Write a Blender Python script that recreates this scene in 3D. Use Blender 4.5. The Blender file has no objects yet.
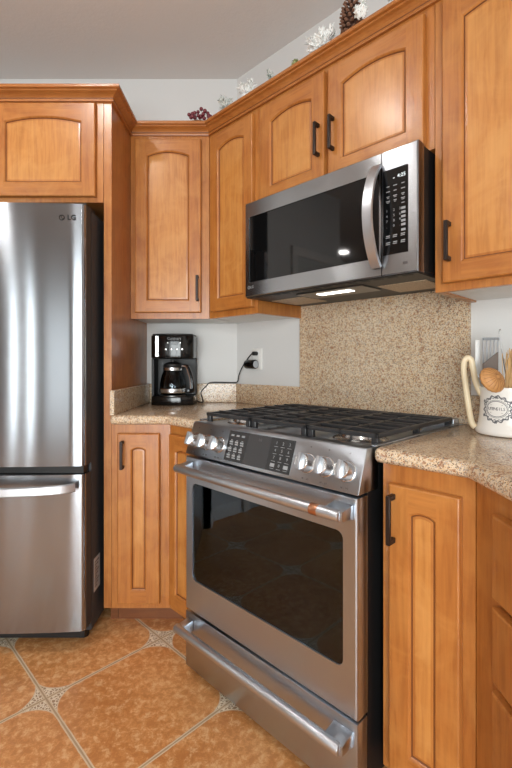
import bpy, bmesh, math, random
from mathutils import Vector, Matrix

random.seed(7)
PI = math.pi
R2 = math.sqrt(2.0)
SC = bpy.context.scene
COL = SC.collection

# ------------------------------------------------------------------ camera
cam_d = bpy.data.cameras.new('camera')
cam = bpy.data.objects.new('camera', cam_d)
COL.objects.link(cam)
cam.location = (0, 0, 1.165)
cam.rotation_euler = (PI / 2, 0, 0)
cam_d.sensor_fit = 'VERTICAL'
cam_d.sensor_height = 36.0
cam_d.lens = 36.0 * 432.0 / 768.0
cam_d.shift_y = -21.0 / 768.0
cam_d.clip_start = 0.03
SC.camera = cam

# ------------------------------------------------------------------ world, light, exposure
SC.view_settings.view_transform = 'Standard'
SC.view_settings.look = 'None'
SC.view_settings.gamma = 1.0
SC.view_settings.use_curve_mapping = False
SC.view_settings.exposure = 0.58
CAN_STRENGTH = 128.0
WINDOW_POWER = 122.0
WORLD_STRENGTH = 1.0

world = bpy.data.worlds.new('daylight')
SC.world = world
world.use_nodes = True
bg = world.node_tree.nodes['Background']
bg.inputs['Color'].default_value = (0.80, 0.90, 1.0, 1)
bg.inputs['Strength'].default_value = WORLD_STRENGTH


def area_light(name, loc, rot, sx, sy, power, color):
    d = bpy.data.lights.new(name, 'AREA')
    d.shape = 'RECTANGLE'
    d.size, d.size_y = sx, sy
    d.energy = power
    d.color = color
    o = bpy.data.objects.new(name, d)
    o.location = loc
    o.rotation_euler = rot
    COL.objects.link(o)
    return o


# daylight coming in through the patio door behind the camera
area_light('window_daylight', (-0.35, -2.42, 1.08), (PI / 2, 0, 0), 2.2, 2.0, WINDOW_POWER, (0.98, 0.985, 1.0))
# added strip lamps in invented sidelights, for bright stripes in the refrigerator steel
for x_ in (-2.86, -2.54):
    area_light('added_strip_light', (x_, -2.218, 1.15), (PI / 2, 0, 0), 0.05, 1.88, 4, (0.98, 0.985, 1.0))

# added lamp in an invented entry door, brightens the refrigerator's reflection
area_light('added_door_light', (-2.0, -2.192, 1.1), (PI / 2, 0, 0), 0.52, 1.56, 4.0, (0.98, 0.985, 1.0))

SC.cycles.max_bounces = 10
SC.cycles.diffuse_bounces = 6
SC.cycles.glossy_bounces = 4
SC.cycles.transmission_bounces = 6
SC.cycles.transparent_max_bounces = 8
SC.cycles.sample_clamp_indirect = 6.0
SC.cycles.use_denoising = True
SC.cycles.caustics_reflective = False
SC.cycles.caustics_refractive = False


# ------------------------------------------------------------------ materials
def srgb(r, g, b):
    def f(c):
        c /= 255.0
        return c / 12.92 if c <= 0.04045 else ((c + 0.055) / 1.055) ** 2.4
    return (f(r), f(g), f(b), 1.0)


class NT:
    """small node-building helper"""
    def __init__(self, name):
        self.m = bpy.data.materials.new(name)
        self.m.use_nodes = True
        self.t = self.m.node_tree
        self.p = self.t.nodes['Principled BSDF']
        self.out = self.t.nodes['Material Output']

    def n(self, kind, **kw):
        x = self.t.nodes.new(kind)
        for k, v in kw.items():
            setattr(x, k, v)
        return x

    def l(self, a, b):
        self.t.links.new(a, b)

    def set(self, **kw):
        for k, v in kw.items():
            self.p.inputs[k.replace('_', ' ')].default_value = v

    def math(self, op, a, b=None, c=None):
        x = self.n('ShaderNodeMath', operation=op)
        for i, v in enumerate((a, b, c)):
            if v is None:
                continue
            if isinstance(v, (int, float)):
                x.inputs[i].default_value = v
            else:
                self.l(v, x.inputs[i])
        return x.outputs[0]

    def mix(self, f, a, b):
        x = self.n('ShaderNodeMix', data_type='RGBA')
        for i, v in ((0, f), (6, a), (7, b)):
            if isinstance(v, (int, float, tuple)):
                x.inputs[i].default_value = v
            else:
                self.l(v, x.inputs[i])
        return x.outputs[2]

    def ramp(self, f, stops, interp='LINEAR'):
        x = self.n('ShaderNodeValToRGB')
        x.color_ramp.interpolation = interp
        e = x.color_ramp.elements
        while len(e) < len(stops):
            e.new(0.5)
        for i, (p, c) in enumerate(stops):
            e[i].position = p
            e[i].color = c
        self.l(f, x.inputs[0])
        return x.outputs[0]

    def coords(self, scale=(1, 1, 1), rand=0.0, kind='Object'):
        tc = self.n('ShaderNodeTexCoord')
        mp = self.n('ShaderNodeMapping')
        mp.inputs['Scale'].default_value = scale
        self.l(tc.outputs[kind], mp.inputs[0])
        if rand:
            oi = self.n('ShaderNodeObjectInfo')
            v = self.n('ShaderNodeVectorMath', operation='SCALE')
            v.inputs[0].default_value = (rand, rand * 0.7, rand * 1.3)
            self.l(oi.outputs['Random'], v.inputs['Scale'])
            self.l(v.outputs[0], mp.inputs['Location'])
        return mp.outputs[0]

    def noise(self, vec, scale, detail=3.0, rough=0.5, dist=0.0):
        x = self.n('ShaderNodeTexNoise')
        x.inputs['Scale'].default_value = scale
        x.inputs['Detail'].default_value = detail
        x.inputs['Roughness'].default_value = rough
        x.inputs['Distortion'].default_value = dist
        self.l(vec, x.inputs['Vector'])
        return x.outputs['Fac']

    def bump(self, h, strength, dist=0.001):
        b = self.n('ShaderNodeBump')
        b.inputs['Strength'].default_value = strength
        b.inputs['Distance'].default_value = dist
        self.l(h, b.inputs['Height'])
        self.l(b.outputs[0], self.p.inputs['Normal'])


def plain(name, col, rough=0.5, metal=0.0, **kw):
    a = NT(name)
    a.set(Base_Color=col, Roughness=rough, Metallic=metal)
    a.set(**kw)
    # faint procedural variation so nothing is a dead flat tone
    v = a.coords((1, 1, 1), 3.0)
    f = a.noise(v, 25.0, 2.0)
    dark = tuple(c * 0.93 for c in col[:3]) + (1,)
    a.l(a.mix(f, dark, col), a.p.inputs['Base Color'])
    return a.m


def wood(name, axis, lo, hi, pale):
    a = NT(name)
    sc = {'z': (22, 22, 1.6), 'x': (1.6, 22, 22)}[axis]
    v = a.coords(sc, 9.0)
    v2 = a.coords((1, 1, 1), 5.0)
    grain = a.noise(v, 3.2, 5.0, 0.55, 0.6)
    blotch = a.noise(v2, 7.5, 4.0, 0.6, 0.8)
    fine = a.noise(a.coords({'z': (120, 120, 5), 'x': (5, 120, 120)}[axis], 4.0), 1.5, 2.0)
    c1 = a.mix(0.12, a.ramp(grain, [(0.28, lo), (0.60, hi)]), hi)
    c2 = a.mix(a.math('MULTIPLY', a.ramp(blotch, [(0.42, (0, 0, 0, 1)), (0.72, (1, 1, 1, 1))]), 0.75), c1, pale)
    c3 = a.mix(a.math('MULTIPLY', a.math('SUBTRACT', 1.0, fine), 0.42), c2, lo)
    a.l(c3, a.p.inputs['Base Color'])
    a.set(Roughness=0.38, Coat_Weight=0.35, Coat_Roughness=0.22)
    a.bump(fine, 0.06, 0.0006)
    return a.m


W_LO, W_HI, W_PALE = srgb(140, 80, 33), srgb(177, 112, 51), srgb(192, 132, 68)
WOOD_V = wood('maple_vertical_grain', 'z', W_LO, W_HI, W_PALE)
WOOD_H = wood('maple_horizontal_grain', 'x', W_LO, W_HI, W_PALE)
WOOD_P = wood('maple_paler_panel', 'z', srgb(158, 98, 44), srgb(192, 131, 66), srgb(206, 151, 86))  # door panels set paler than their frames
GLAZE = plain('dark_glaze_in_groove', srgb(110, 62, 26), 0.5)
CROWN = wood('maple_crown', 'x', srgb(138, 80, 34), srgb(168, 104, 48), srgb(180, 118, 60))
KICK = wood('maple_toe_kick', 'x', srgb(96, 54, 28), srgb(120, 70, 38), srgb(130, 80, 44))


def make_granite():
    a = NT('beige_speckled_granite')
    v = a.coords((1, 1, 1))
    big = a.noise(v, 9.0, 3.0)
    base = a.ramp(big, [(0.3, srgb(202, 172, 134)), (0.5, srgb(208, 186, 156)), (0.72, srgb(204, 178, 144))])
    def spec(scale, stops):
        x = a.n('ShaderNodeTexVoronoi')
        x.inputs['Scale'].default_value = scale
        a.l(v, x.inputs['Vector'])
        s = a.n('ShaderNodeSeparateColor')
        a.l(x.outputs['Color'], s.inputs[0])
        return s.outputs
    s1 = spec(300, None)
    c = a.mix(a.math('MULTIPLY', a.math('GREATER_THAN', s1[0], 0.55), 0.75), base, srgb(210, 194, 170))
    c = a.mix(a.math('MULTIPLY', a.math('LESS_THAN', s1[1], 0.20), 0.8), c, srgb(170, 126, 84))
    s2 = spec(400, None)
    c = a.mix(a.math('MULTIPLY', a.math('LESS_THAN', s2[0], 0.12), 0.9), c, srgb(98, 78, 64))
    c = a.mix(a.math('MULTIPLY', a.math('GREATER_THAN', s2[1], 0.87), 0.9), c, srgb(158, 152, 146))
    s3 = spec(140, None)
    c = a.mix(a.math('MULTIPLY', a.math('LESS_THAN', s3[2], 0.09), 0.65), c, srgb(146, 100, 74))
    a.l(c, a.p.inputs['Base Color'])
    a.set(Roughness=0.16, Specular_IOR_Level=0.5)
    return a.m


GRANITE = make_granite()


def steel(name, col, rough, aniso=0.75, rot=0.25):
    a = NT(name)
    a.set(Base_Color=col, Metallic=1.0, Roughness=rough, Anisotropic=aniso, Anisotropic_Rotation=rot)
    tg = a.n('ShaderNodeTangent', direction_type='RADIAL', axis='Z')
    a.l(tg.outputs[0], a.p.inputs['Tangent'])
    v = a.coords((1.5, 1.5, 500), 2.0)
    f = a.noise(v, 1.6, 2.0)
    a.l(a.math('ADD', a.math('MULTIPLY', f, 0.03), rough - 0.015), a.p.inputs['Roughness'])
    return a.m


STEEL = steel('brushed_stainless_steel', (0.475, 0.515, 0.565, 1), 0.31)
STEEL_F = steel('refrigerator_stainless_steel', (0.335, 0.357, 0.386, 1), 0.17, 0.95)
STEEL_M = steel('microwave_stainless_steel', (0.38, 0.395, 0.415, 1), 0.24, 0.85)
CHROME = plain('polished_steel', (0.62, 0.63, 0.64, 1), 0.24, 1.0)
SATIN = plain('satin_steel_bar', (0.58, 0.615, 0.66, 1), 0.36, 1.0)
DARKSTEEL = plain('dark_steel', (0.20, 0.195, 0.19, 1), 0.35, 1.0)
BLACK = plain('black_plastic', srgb(14, 14, 15), 0.5)
CASE = plain('refrigerator_dark_grey_case', srgb(46, 47, 50), 0.6)
BGLOSS = plain('black_gloss_plastic', srgb(12, 12, 13), 0.12)
PANELBLK = plain('black_touch_panel', srgb(34, 34, 36), 0.16)
PANELGRY = plain('charcoal_touch_screen', srgb(48, 48, 50), 0.14)
IRON = plain('cast_iron', srgb(40, 40, 42), 0.36)
BRONZE = plain('dark_bronze_handle', srgb(46, 35, 30), 0.42, 0.5)
COPPER = plain('copper_band', (0.60, 0.30, 0.17, 1), 0.30, 1.0)
WHITEP = plain('white_panel', srgb(226, 226, 224), 0.5)
INK = plain('light_grey_print', srgb(140, 142, 144), 0.5)
INKD = plain('dark_grey_print', srgb(70, 70, 74), 0.5)
UNDER = plain('charcoal_metal', srgb(32, 31, 30), 0.45, 0.3)
INKE = plain('grey_emblem_print', srgb(104, 104, 108), 0.5)
TRIM = plain('white_trim_paint', srgb(232, 230, 226), 0.4)
CERAMIC = plain('white_glazed_ceramic', srgb(240, 238, 233), 0.25)
CREAM = plain('cream_handle', srgb(222, 205, 172), 0.42)
BAMBOO = plain('bamboo', srgb(190, 138, 84), 0.55)
BAMBOOD = plain('bamboo_dark', srgb(134, 88, 46), 0.6)
STRAW = plain('straw_bristle', srgb(196, 158, 108), 0.7)
GREYSIL = plain('grey_brown_silicone', srgb(106, 96, 90), 0.5)
PIPE = plain('black_rubber_cord', srgb(22, 22, 23), 0.5)
GREYC = plain('grey_end_cap', srgb(170, 172, 176), 0.35)
CONE = plain('pinecone_brown', srgb(74, 46, 34), 0.7)
CONET = plain('pinecone_tip', srgb(140, 104, 84), 0.7)
BERRY = plain('burgundy_berry', srgb(110, 40, 50), 0.35)
TWIG = plain('brown_twig', srgb(92, 66, 48), 0.8)
FILTER = None


def make_frost(name, green, white, bias):
    a = NT(name)
    v = a.coords((1, 1, 1), 4.0)
    f = a.noise(v, 60.0, 2.0)
    a.l(a.ramp(f, [(bias - 0.12, green), (bias + 0.1, white)]), a.p.inputs['Base Color'])
    a.set(Roughness=0.7)
    return a.m


FROST_W = make_frost('frosted_white_needles', srgb(140, 150, 138), srgb(240, 242, 241), 0.38)
FROST_G = make_frost('frosted_grey_green_needles', srgb(92, 104, 92), srgb(216, 220, 216), 0.42)
MOSS = make_frost('pale_green_moss', srgb(112, 118, 62), srgb(190, 192, 140), 0.55)


def make_filter():
    a = NT('vent_filter_mesh')
    v = a.coords((1, 1, 1))
    b = a.n('ShaderNodeTexVoronoi')
    b.inputs['Scale'].default_value = 260
    a.l(v, b.inputs['Vector'])
    a.l(a.ramp(b.outputs['Distance'], [(0.1, srgb(120, 104, 86)), (0.6, srgb(196, 176, 150))]), a.p.inputs['Base Color'])
    a.set(Roughness=0.5, Metallic=0.3)
    return a.m


FILTER = make_filter()


def paint(name, col, bump=0.12, scale=220.0, rough=0.75):
    a = NT(name)
    v = a.coords((1, 1, 1))
    f = a.noise(v, scale, 3.0, 0.6)
    a.l(a.mix(f, tuple(c * 0.975 for c in col[:3]) + (1,), col), a.p.inputs['Base Color'])
    a.set(Roughness=rough, Specular_IOR_Level=0.25)
    a.bump(f, bump, 0.002)
    return a.m


WALLP = paint('cool_white_wall_paint', srgb(212, 212, 211))
REARTONE = paint('toned_rear_wall', srgb(184, 181, 176))  # unseen rear wall, toned darker to shape reflections in the steel
CEILP = paint('grey_ceiling_paint', srgb(216, 214, 212), 0.5, 70.0)


def glass(name, tint, refl_rough=0.03, fac=0.9, refl=(0.9, 0.9, 0.9, 1)):
    """pane: part see-through tint, part mirror"""
    a = NT(name)
    a.t.nodes.remove(a.p)
    tr = a.n('ShaderNodeBsdfTransparent')
    tr.inputs[0].default_value = tint
    gl = a.n('ShaderNodeBsdfGlossy')
    gl.inputs['Color'].default_value = refl
    gl.inputs['Roughness'].default_value = refl_rough
    fr = a.n('ShaderNodeFresnel')
    fr.inputs[0].default_value = fac
    mx = a.n('ShaderNodeMixShader')
    a.l(fr.outputs[0], mx.inputs[0])
    a.l(tr.outputs[0], mx.inputs[1])
    a.l(gl.outputs[0], mx.inputs[2])
    a.l(mx.outputs[0], a.out.inputs[0])
    return a.m


PANE = glass('clear_window_glass', (0.95, 0.97, 0.96, 1), 0.0, 1.45)
OVENGLASS = glass('dark_oven_glass', (0.72, 0.73, 0.74, 1), 0.02, 1.9, (0.46, 0.56, 0.66, 1))
CLEARG = glass('carafe_glass', (0.78, 0.80, 0.81, 1), 0.03, 1.45, (0.5, 0.56, 0.62, 1))
MICROGLASS = plain('black_microwave_glass', srgb(12, 12, 13), 0.04, 0.0, IOR=1.5)
CAVITY = plain('dark_enamel_oven_cavity', srgb(58, 58, 60), 0.4)


def emis(name, col, s):
    a = NT(name)
    a.set(Base_Color=col, Emission_Color=col, Emission_Strength=s)
    return a.m


LENS = emis('lit_ceiling_lens', (1.0, 0.965, 0.93, 1), CAN_STRENGTH)
HOODLENS = emis('lit_cooktop_lens', (1.0, 0.95, 0.85, 1), 2.6)
DIGIT = emis('clock_digits', (0.75, 0.85, 0.9, 1), 0.25)


def make_floor():
    a = NT('terracotta_tile_with_star_inserts')
    tc = a.n('ShaderNodeTexCoord')
    P = tc.outputs['Object']
    sp = a.n('ShaderNodeSeparateXYZ')
    a.l(P, sp.inputs[0])
    T = 0.462
    dx = a.math('ADD', sp.outputs[0], 0.729)
    dy = a.math('SUBTRACT', sp.outputs[1], 1.500)
    u = a.math('MULTIPLY', a.math('ADD', dx, dy), 1 / (R2 * T))
    w = a.math('MULTIPLY', a.math('SUBTRACT', dx, dy), 1 / (R2 * T))
    def dist(q):
        f = a.math('FRACT', a.math('ADD', q, 100.5))
        return a.math('MULTIPLY', a.math('ABSOLUTE', a.math('SUBTRACT', f, 0.5)), T)
    da, db = dist(u), dist(w)
    wob = a.math('MULTIPLY', a.math('SUBTRACT', a.noise(P, 18.0, 2.0), 0.5), 0.004)
    mn = a.math('ADD', a.math('MINIMUM', da, db), wob)
    star = a.math('ADD', a.math('SQRT', da), a.math('SQRT', db))
    star = a.math('ADD', star, a.math('MULTIPLY', wob, 2.0))
    SR = math.sqrt(0.135)
    # tile body
    idv = a.n('ShaderNodeCombineXYZ')
    a.l(a.math('FLOOR', u), idv.inputs[0])
    a.l(a.math('FLOOR', w), idv.inputs[1])
    wn = a.n('ShaderNodeTexWhiteNoise', noise_dimensions='3D')
    a.l(idv.outputs[0], wn.inputs[0])
    cloud = a.noise(P, 3.6, 4.0, 0.6, 0.3)
    mott = a.noise(P, 34.0, 8.0, 0.78, 0.3)
    c = a.ramp(cloud, [(0.3, srgb(192, 126, 70)), (0.52, srgb(216, 151, 92)), (0.72, srgb(230, 172, 114))])
    c = a.mix(a.math('MULTIPLY', a.ramp(mott, [(0.43, (1, 1, 1, 1)), (0.50, (0, 0, 0, 1))]), 0.45), c, srgb(172, 106, 56))
    c = a.mix(a.math('MULTIPLY', a.ramp(mott, [(0.52, (0, 0, 0, 1)), (0.60, (1, 1, 1, 1))]), 0.55), c, srgb(242, 204, 156))
    c = a.mix(a.math('MULTIPLY', wn.outputs['Value'], 0.18), c, srgb(180, 118, 66))
    # star insert: pale scroll lines over taupe
    wv = a.n('ShaderNodeTexVoronoi', feature='DISTANCE_TO_EDGE')
    wv.inputs['Scale'].default_value = 95.0
    a.l(P, wv.inputs['Vector'])
    scroll = a.math('LESS_THAN', wv.outputs['Distance'], 0.13)
    ins = a.mix(scroll, srgb(164, 132, 102), srgb(232, 216, 192))
    in_star = a.math('LESS_THAN', star, SR)
    edge = a.math('LESS_THAN', a.math('ABSOLUTE', a.math('SUBTRACT', star, SR + 0.003)), 0.009)
    c = a.mix(in_star, c, ins)
    c = a.mix(a.math('MULTIPLY', edge, 0.85), c, srgb(220, 200, 172))
    grout = a.math('LESS_THAN', mn, 0.0068)
    core = a.math('LESS_THAN', mn, 0.0026)
    c = a.mix(grout, c, srgb(216, 194, 164))
    c = a.mix(core, c, srgb(180, 152, 122))
    a.l(c, a.p.inputs['Base Color'])
    rr = a.math('ADD', a.math('MULTIPLY', mott, 0.25), 0.22)
    a.l(a.math('ADD', rr, a.math('MULTIPLY', grout, 0.3)), a.p.inputs['Roughness'])
    h = a.math('SUBTRACT', a.math('MULTIPLY', mott, 0.5), a.math('MULTIPLY', grout, 0.8))
    a.bump(h, 0.25, 0.002)
    return a.m


FLOOR = make_floor()

# ------------------------------------------------------------------ object helpers
OFF = {}          # object -> origin of its thing in frame coordinates
FR = {'back': 0.0, 'diag': -PI / 4, 'right': -PI / 2}


def w_of(frame, p):
    a = FR[frame]
    x, y, z = p
    c, s = math.cos(a), math.sin(a)
    return Vector((c * x - s * y, s * x + c * y, z))


def thing(name, label, cat, frame, origin, group=None):
    o = bpy.data.objects.new(name, None)
    o.empty_display_size = 0.05
    COL.objects.link(o)
    o.location = w_of(frame, origin)
    o.rotation_euler = (0, 0, FR[frame])
    o['label'] = label
    o['category'] = cat
    if group:
        o['group'] = group
    OFF[o.name] = Vector(origin)
    return o


class MB:
    def __init__(self):
        self.bm = bmesh.new()
        self.mi = 0

    def _add(self, tmp):
        for f in tmp.faces:
            f.material_index = self.mi
        me = bpy.data.meshes.new('tmp')
        tmp.to_mesh(me)
        tmp.free()
        self.bm.from_mesh(me)
        bpy.data.meshes.remove(me)
        return self

    def face(self, pts, mi=None):
        vs = [self.bm.verts.new(p) for p in pts]
        f = self.bm.faces.new(vs)
        f.material_index = self.mi if mi is None else mi
        return f

    def loops(self, ls, close=True, mi=None):
        """bridge successive vertex loops of equal length"""
        n = len(ls[0])
        rows = [[self.bm.verts.new(p) for p in l] for l in ls]
        for a, b in zip(rows, rows[1:]):
            for i in range(n if close else n - 1):
                j = (i + 1) % n
                f = self.bm.faces.new((a[i], a[j], b[j], b[i]))
                f.material_index = self.mi if mi is None else mi
        return rows

    def box(self, x0, x1, y0, y1, z0, z1, bev=0.0, seg=2):
        t = bmesh.new()
        bmesh.ops.create_cube(t, size=1.0)
        for v in t.verts:
            v.co = Vector(((x0 + x1) / 2 + v.co.x * (x1 - x0), (y0 + y1) / 2 + v.co.y * (y1 - y0),
                           (z0 + z1) / 2 + v.co.z * (z1 - z0)))
        if bev > 0:
            bmesh.ops.bevel(t, geom=list(t.edges), offset=bev, segments=seg, profile=0.5, affect='EDGES')
        return self._add(t)

    def prism(self, pts, z0, z1, bev=0.0, seg=3):
        t = bmesh.new()
        a = [t.verts.new((p[0], p[1], z0)) for p in pts]
        b = [t.verts.new((p[0], p[1], z1)) for p in pts]
        n = len(pts)
        t.faces.new(list(reversed(a)))
        t.faces.new(b)
        for i in range(n):
            j = (i + 1) % n
            t.faces.new((a[i], a[j], b[j], b[i]))
        bmesh.ops.recalc_face_normals(t, faces=list(t.faces))
        if bev > 0:
            bmesh.ops.bevel(t, geom=list(t.edges), offset=bev, segments=seg, profile=0.5, affect='EDGES', clamp_overlap=True)
        return self._add(t)

    def prism_x(self, pts, x0, x1, bev=0.0, seg=2):
        """profile in (y, z) pulled along x"""
        t = bmesh.new()
        a = [t.verts.new((x0, p[0], p[1])) for p in pts]
        b = [t.verts.new((x1, p[0], p[1])) for p in pts]
        n = len(pts)
        t.faces.new(list(reversed(a)))
        t.faces.new(b)
        for i in range(n):
            j = (i + 1) % n
            t.faces.new((a[i], a[j], b[j], b[i]))
        bmesh.ops.recalc_face_normals(t, faces=list(t.faces))
        if bev > 0:
            bmesh.ops.bevel(t, geom=list(t.edges), offset=bev, segments=seg, profile=0.5, affect='EDGES', clamp_overlap=True)
        return self._add(t)

    def lathe(self, prof, c, seg=32, M=None):
        """prof [(r, z)], around z through c (or through matrix M)"""
        t = bmesh.new()
        rows = []
        for r, z in prof:
            if r < 1e-6:
                rows.append([t.verts.new((0, 0, z))])
            else:
                rows.append([t.verts.new((r * math.cos(2 * PI * i / seg), r * math.sin(2 * PI * i / seg), z)) for i in range(seg)])
        for a, b in zip(rows, rows[1:]):
            for i in range(seg):
                j = (i + 1) % seg
                q = []
                for v in (a[i % len(a)], a[j % len(a)], b[j % len(b)], b[i % len(b)]):
                    if v not in q:
                        q.append(v)
                if len(q) > 2:
                    try:
                        t.faces.new(q)
                    except ValueError:
                        pass
        mat = M if M is not None else Matrix.Translation(Vector(c))
        bmesh.ops.transform(t, matrix=mat, verts=list(t.verts))
        bmesh.ops.recalc_face_normals(t, faces=list(t.faces))
        return self._add(t)

    def cyl(self, p0, p1, r, seg=24, bev=0.0, r1=None):
        p0, p1 = Vector(p0), Vector(p1)
        d = p1 - p0
        L = d.length
        M = Matrix.Translation(p0) @ d.to_track_quat('Z', 'Y').to_matrix().to_4x4()
        r1 = r if r1 is None else r1
        if bev > 0:
            prof = [(0, 0), (r - bev, 0), (r - bev * .3, bev * .3), (r, bev), (r1, L - bev), (r1 - bev * .3, L - bev * .3), (r1 - bev, L), (0, L)]
        else:
            prof = [(0, 0), (r, 0), (r1, L), (0, L)]
        return self.lathe(prof, None, seg, M)

    def sweep(self, path, sec, up=(0, 0, 1), scales=None, caps=True, closed=False):
        """section [(a, b)] along a path; a along side, b along up"""
        path = [Vector(p) for p in path]
        n = len(path)
        rows = []
        up = Vector(up)
        for i in range(n):
            if closed:
                T = path[(i + 1) % n] - path[i - 1]
            else:
                T = path[min(i + 1, n - 1)] - path[max(i - 1, 0)]
            T.normalize()
            S = T.cross(up)
            if S.length < 1e-4:
                S = T.cross(Vector((0.01, 1, 0)))
            S.normalize()
            U = S.cross(T)
            k = scales[i] if scales else 1.0
            rows.append([path[i] + S * a * k + U * b * k for a, b in sec])
        if closed:
            rows.append(rows[0])
        t = bmesh.new()
        vr = [[t.verts.new(p) for p in r] for r in rows]
        m = len(sec)
        for a, b in zip(vr, vr[1:]):
            for i in range(m):
                j = (i + 1) % m
                t.faces.new((a[i], a[j], b[j], b[i]))
        if caps and not closed:
            t.faces.new(list(reversed(vr[0])))
            t.faces.new(vr[-1])
        bmesh.ops.remove_doubles(t, verts=list(t.verts), dist=1e-6)
        bmesh.ops.recalc_face_normals(t, faces=list(t.faces))
        return self._add(t)

    def tube(self, path, r, seg=10, up=(0, 0, 1), scales=None, closed=False):
        sec = [(r * math.cos(2 * PI * i / seg), r * math.sin(2 * PI * i / seg)) for i in range(seg)]
        return self.sweep(path, sec, up, scales, True, closed)

    def sphere(self, c, r, seg=14, sz=None):
        t = bmesh.new()
        bmesh.ops.create_uvsphere(t, u_segments=seg, v_segments=max(6, seg // 2 + 1), radius=1.0)
        rz = r if sz is None else sz
        for v in t.verts:
            v.co = Vector((c[0] + v.co.x * r, c[1] + v.co.y * r, c[2] + v.co.z * rz))
        return self._add(t)

    def text(self, s, x, y, z, size, align='CENTER', M=None, depth=0.0003, bold=0.0):
        """lettering standing in the x-z plane, facing -y (or placed by M)"""
        cu = bpy.data.curves.new('t', 'FONT')
        cu.body = s
        cu.size = size
        cu.align_x = align
        cu.align_y = 'CENTER'
        cu.extrude = depth
        cu.offset = bold
        cu.resolution_u = 3
        ob = bpy.data.objects.new('t', cu)
        COL.objects.link(ob)
        dg = bpy.context.evaluated_depsgraph_get()
        me = bpy.data.meshes.new_from_object(ob.evaluated_get(dg))
        bpy.data.objects.remove(ob)
        bpy.data.curves.remove(cu)
        t = bmesh.new()
        t.from_mesh(me)
        bpy.data.meshes.remove(me)
        mat = (M if M is not None else Matrix.Translation((x, y, z))) @ Matrix.Rotation(PI / 2, 4, 'X')
        bmesh.ops.transform(t, matrix=mat, verts=list(t.verts))
        return self._add(t)

    def xf(self, M):
        bmesh.ops.transform(self.bm, matrix=M, verts=list(self.bm.verts))
        return self

    def build(self, name, mats, parent=None, ang=38, smooth=True, kind=None, label=None):
        me = bpy.data.meshes.new(name)
        o = bpy.data.objects.new(name, me)
        if parent is not None:
            off = OFF[parent.name]
            bmesh.ops.translate(self.bm, vec=-off, verts=list(self.bm.verts))
            o.parent = parent
        self.bm.to_mesh(me)
        self.bm.free()
        for m in (mats if isinstance(mats, (list, tuple)) else [mats]):
            me.materials.append(m)
        if smooth:
            for p in me.polygons:
                p.use_smooth = True
            me.set_sharp_from_angle(angle=math.radians(ang))
        COL.objects.link(o)
        if parent is not None:
            OFF[o.name] = OFF[parent.name]
        if kind:
            o['kind'] = kind
        if label:
            o['label'] = label
        return o


def solo(o, label, cat, group=None):
    o['label'] = label
    o['category'] = cat
    if group:
        o['group'] = group
    return o


def sub(o, p):
    """let o keep its frame coordinates when it is a sub-part"""
    return o


def rrect(x0, x1, z0, z1, r, k=5):
    pts = []
    for cx, cz, a0 in ((x1 - r, z0 + r, -PI / 2), (x1 - r, z1 - r, 0), (x0 + r, z1 - r, PI / 2), (x0 + r, z0 + r, PI)):
        for i in range(k + 1):
            a = a0 + (PI / 2) * i / k
            pts.append((cx + r * math.cos(a), cz + r * math.sin(a)))
    return pts


def plate_hole(mb, ox0, ox1, oz0, oz1, hole, y, mi=None):
    """flat front face (x-z plane at y) with a rounded hole; hole from rrect"""
    k = len(hole) // 4
    cor = [(ox1, oz0), (ox1, oz1), (ox0, oz1), (ox0, oz0)]
    for q in range(4):
        seg = hole[q * k:(q + 1) * k]
        c = cor[q]
        for a, b in zip(seg, seg[1:]):
            mb.face([(c[0], y, c[1]), (b[0], y, b[1]), (a[0], y, a[1])], mi)
        nx = hole[((q + 1) * k) % len(hole)]
        d = cor[(q + 1) % 4]
        mb.face([(c[0], y, c[1]), (d[0], y, d[1]), (nx[0], y, nx[1]), (seg[-1][0], y, seg[-1][1])], mi)


def struct(name, mb, mats, **kw):
    return mb.build(name, mats, None, kind='structure', **kw)


# ------------------------------------------------------------------ the room
WB, CXW, RX, RY = 2.488, -0.109, 1.119, 1.26    # back wall, corner x, right wall x, where diagonal meets right wall
H = 2.80
poly = [(-1.66, WB), (CXW, WB), (RX, RY), (RX, -2.2), (-5.2, -2.2), (-5.2, 0.95), (-2.55, 0.95), (-1.80, 1.70), (-1.66, 1.70)]


def wall_mb(p, q, th=0.12, z0=0.0, z1=H):
    p, q = Vector(p), Vector(q)
    d = (q - p).normalized()
    n = Vector((-d.y, d.x)) * th
    mb = MB()
    mb.prism([p, q, q + n, p + n], z0, z1)
    return mb


b = MB(); b.box(-5.5, 1.4, -2.6, 2.8, -0.08, 0.0); struct('floor', b, FLOOR)
b = MB(); b.box(-5.5, 1.4, -2.6, 2.8, H, H + 0.08); struct('ceiling', b, CEILP)
struct('wall_back', wall_mb(poly[0], poly[1]), WALLP)
struct('wall_diagonal', wall_mb(poly[1], poly[2]), WALLP)
struct('wall_right', wall_mb(poly[2], poly[3]), WALLP)
b = MB()
b.box(0.80, 1.119, -2.32, -2.2, 0, H); b.box(-1.50, 0.80, -2.32, -2.2, 2.12, H)
b.box(-2.49, -1.50, -2.32, -2.2, 0, H); b.box(-2.81, -2.59, -2.32, -2.2, 0, H); b.box(-5.2, -2.91, -2.32, -2.2, 0, H)
for x_ in (-2.86, -2.54):
    b.box(x_ - .05, x_ + .05, -2.32, -2.2, 2.12, H); b.box(x_ - .05, x_ + .05, -2.32, -2.2, 0, 0.2)
struct('wall_front', b, REARTONE)
struct('wall_dining', wall_mb(poly[4], poly[5]), WALLP)
struct('wall_hall', wall_mb(poly[5], poly[6]), WALLP)
struct('wall_angled', wall_mb(poly[6], poly[7]), WALLP)
b = wall_mb(poly[7], poly[8]); struct('wall_stub', b, WALLP)
struct('wall_left', wall_mb(poly[8], poly[0]), WALLP)


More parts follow.
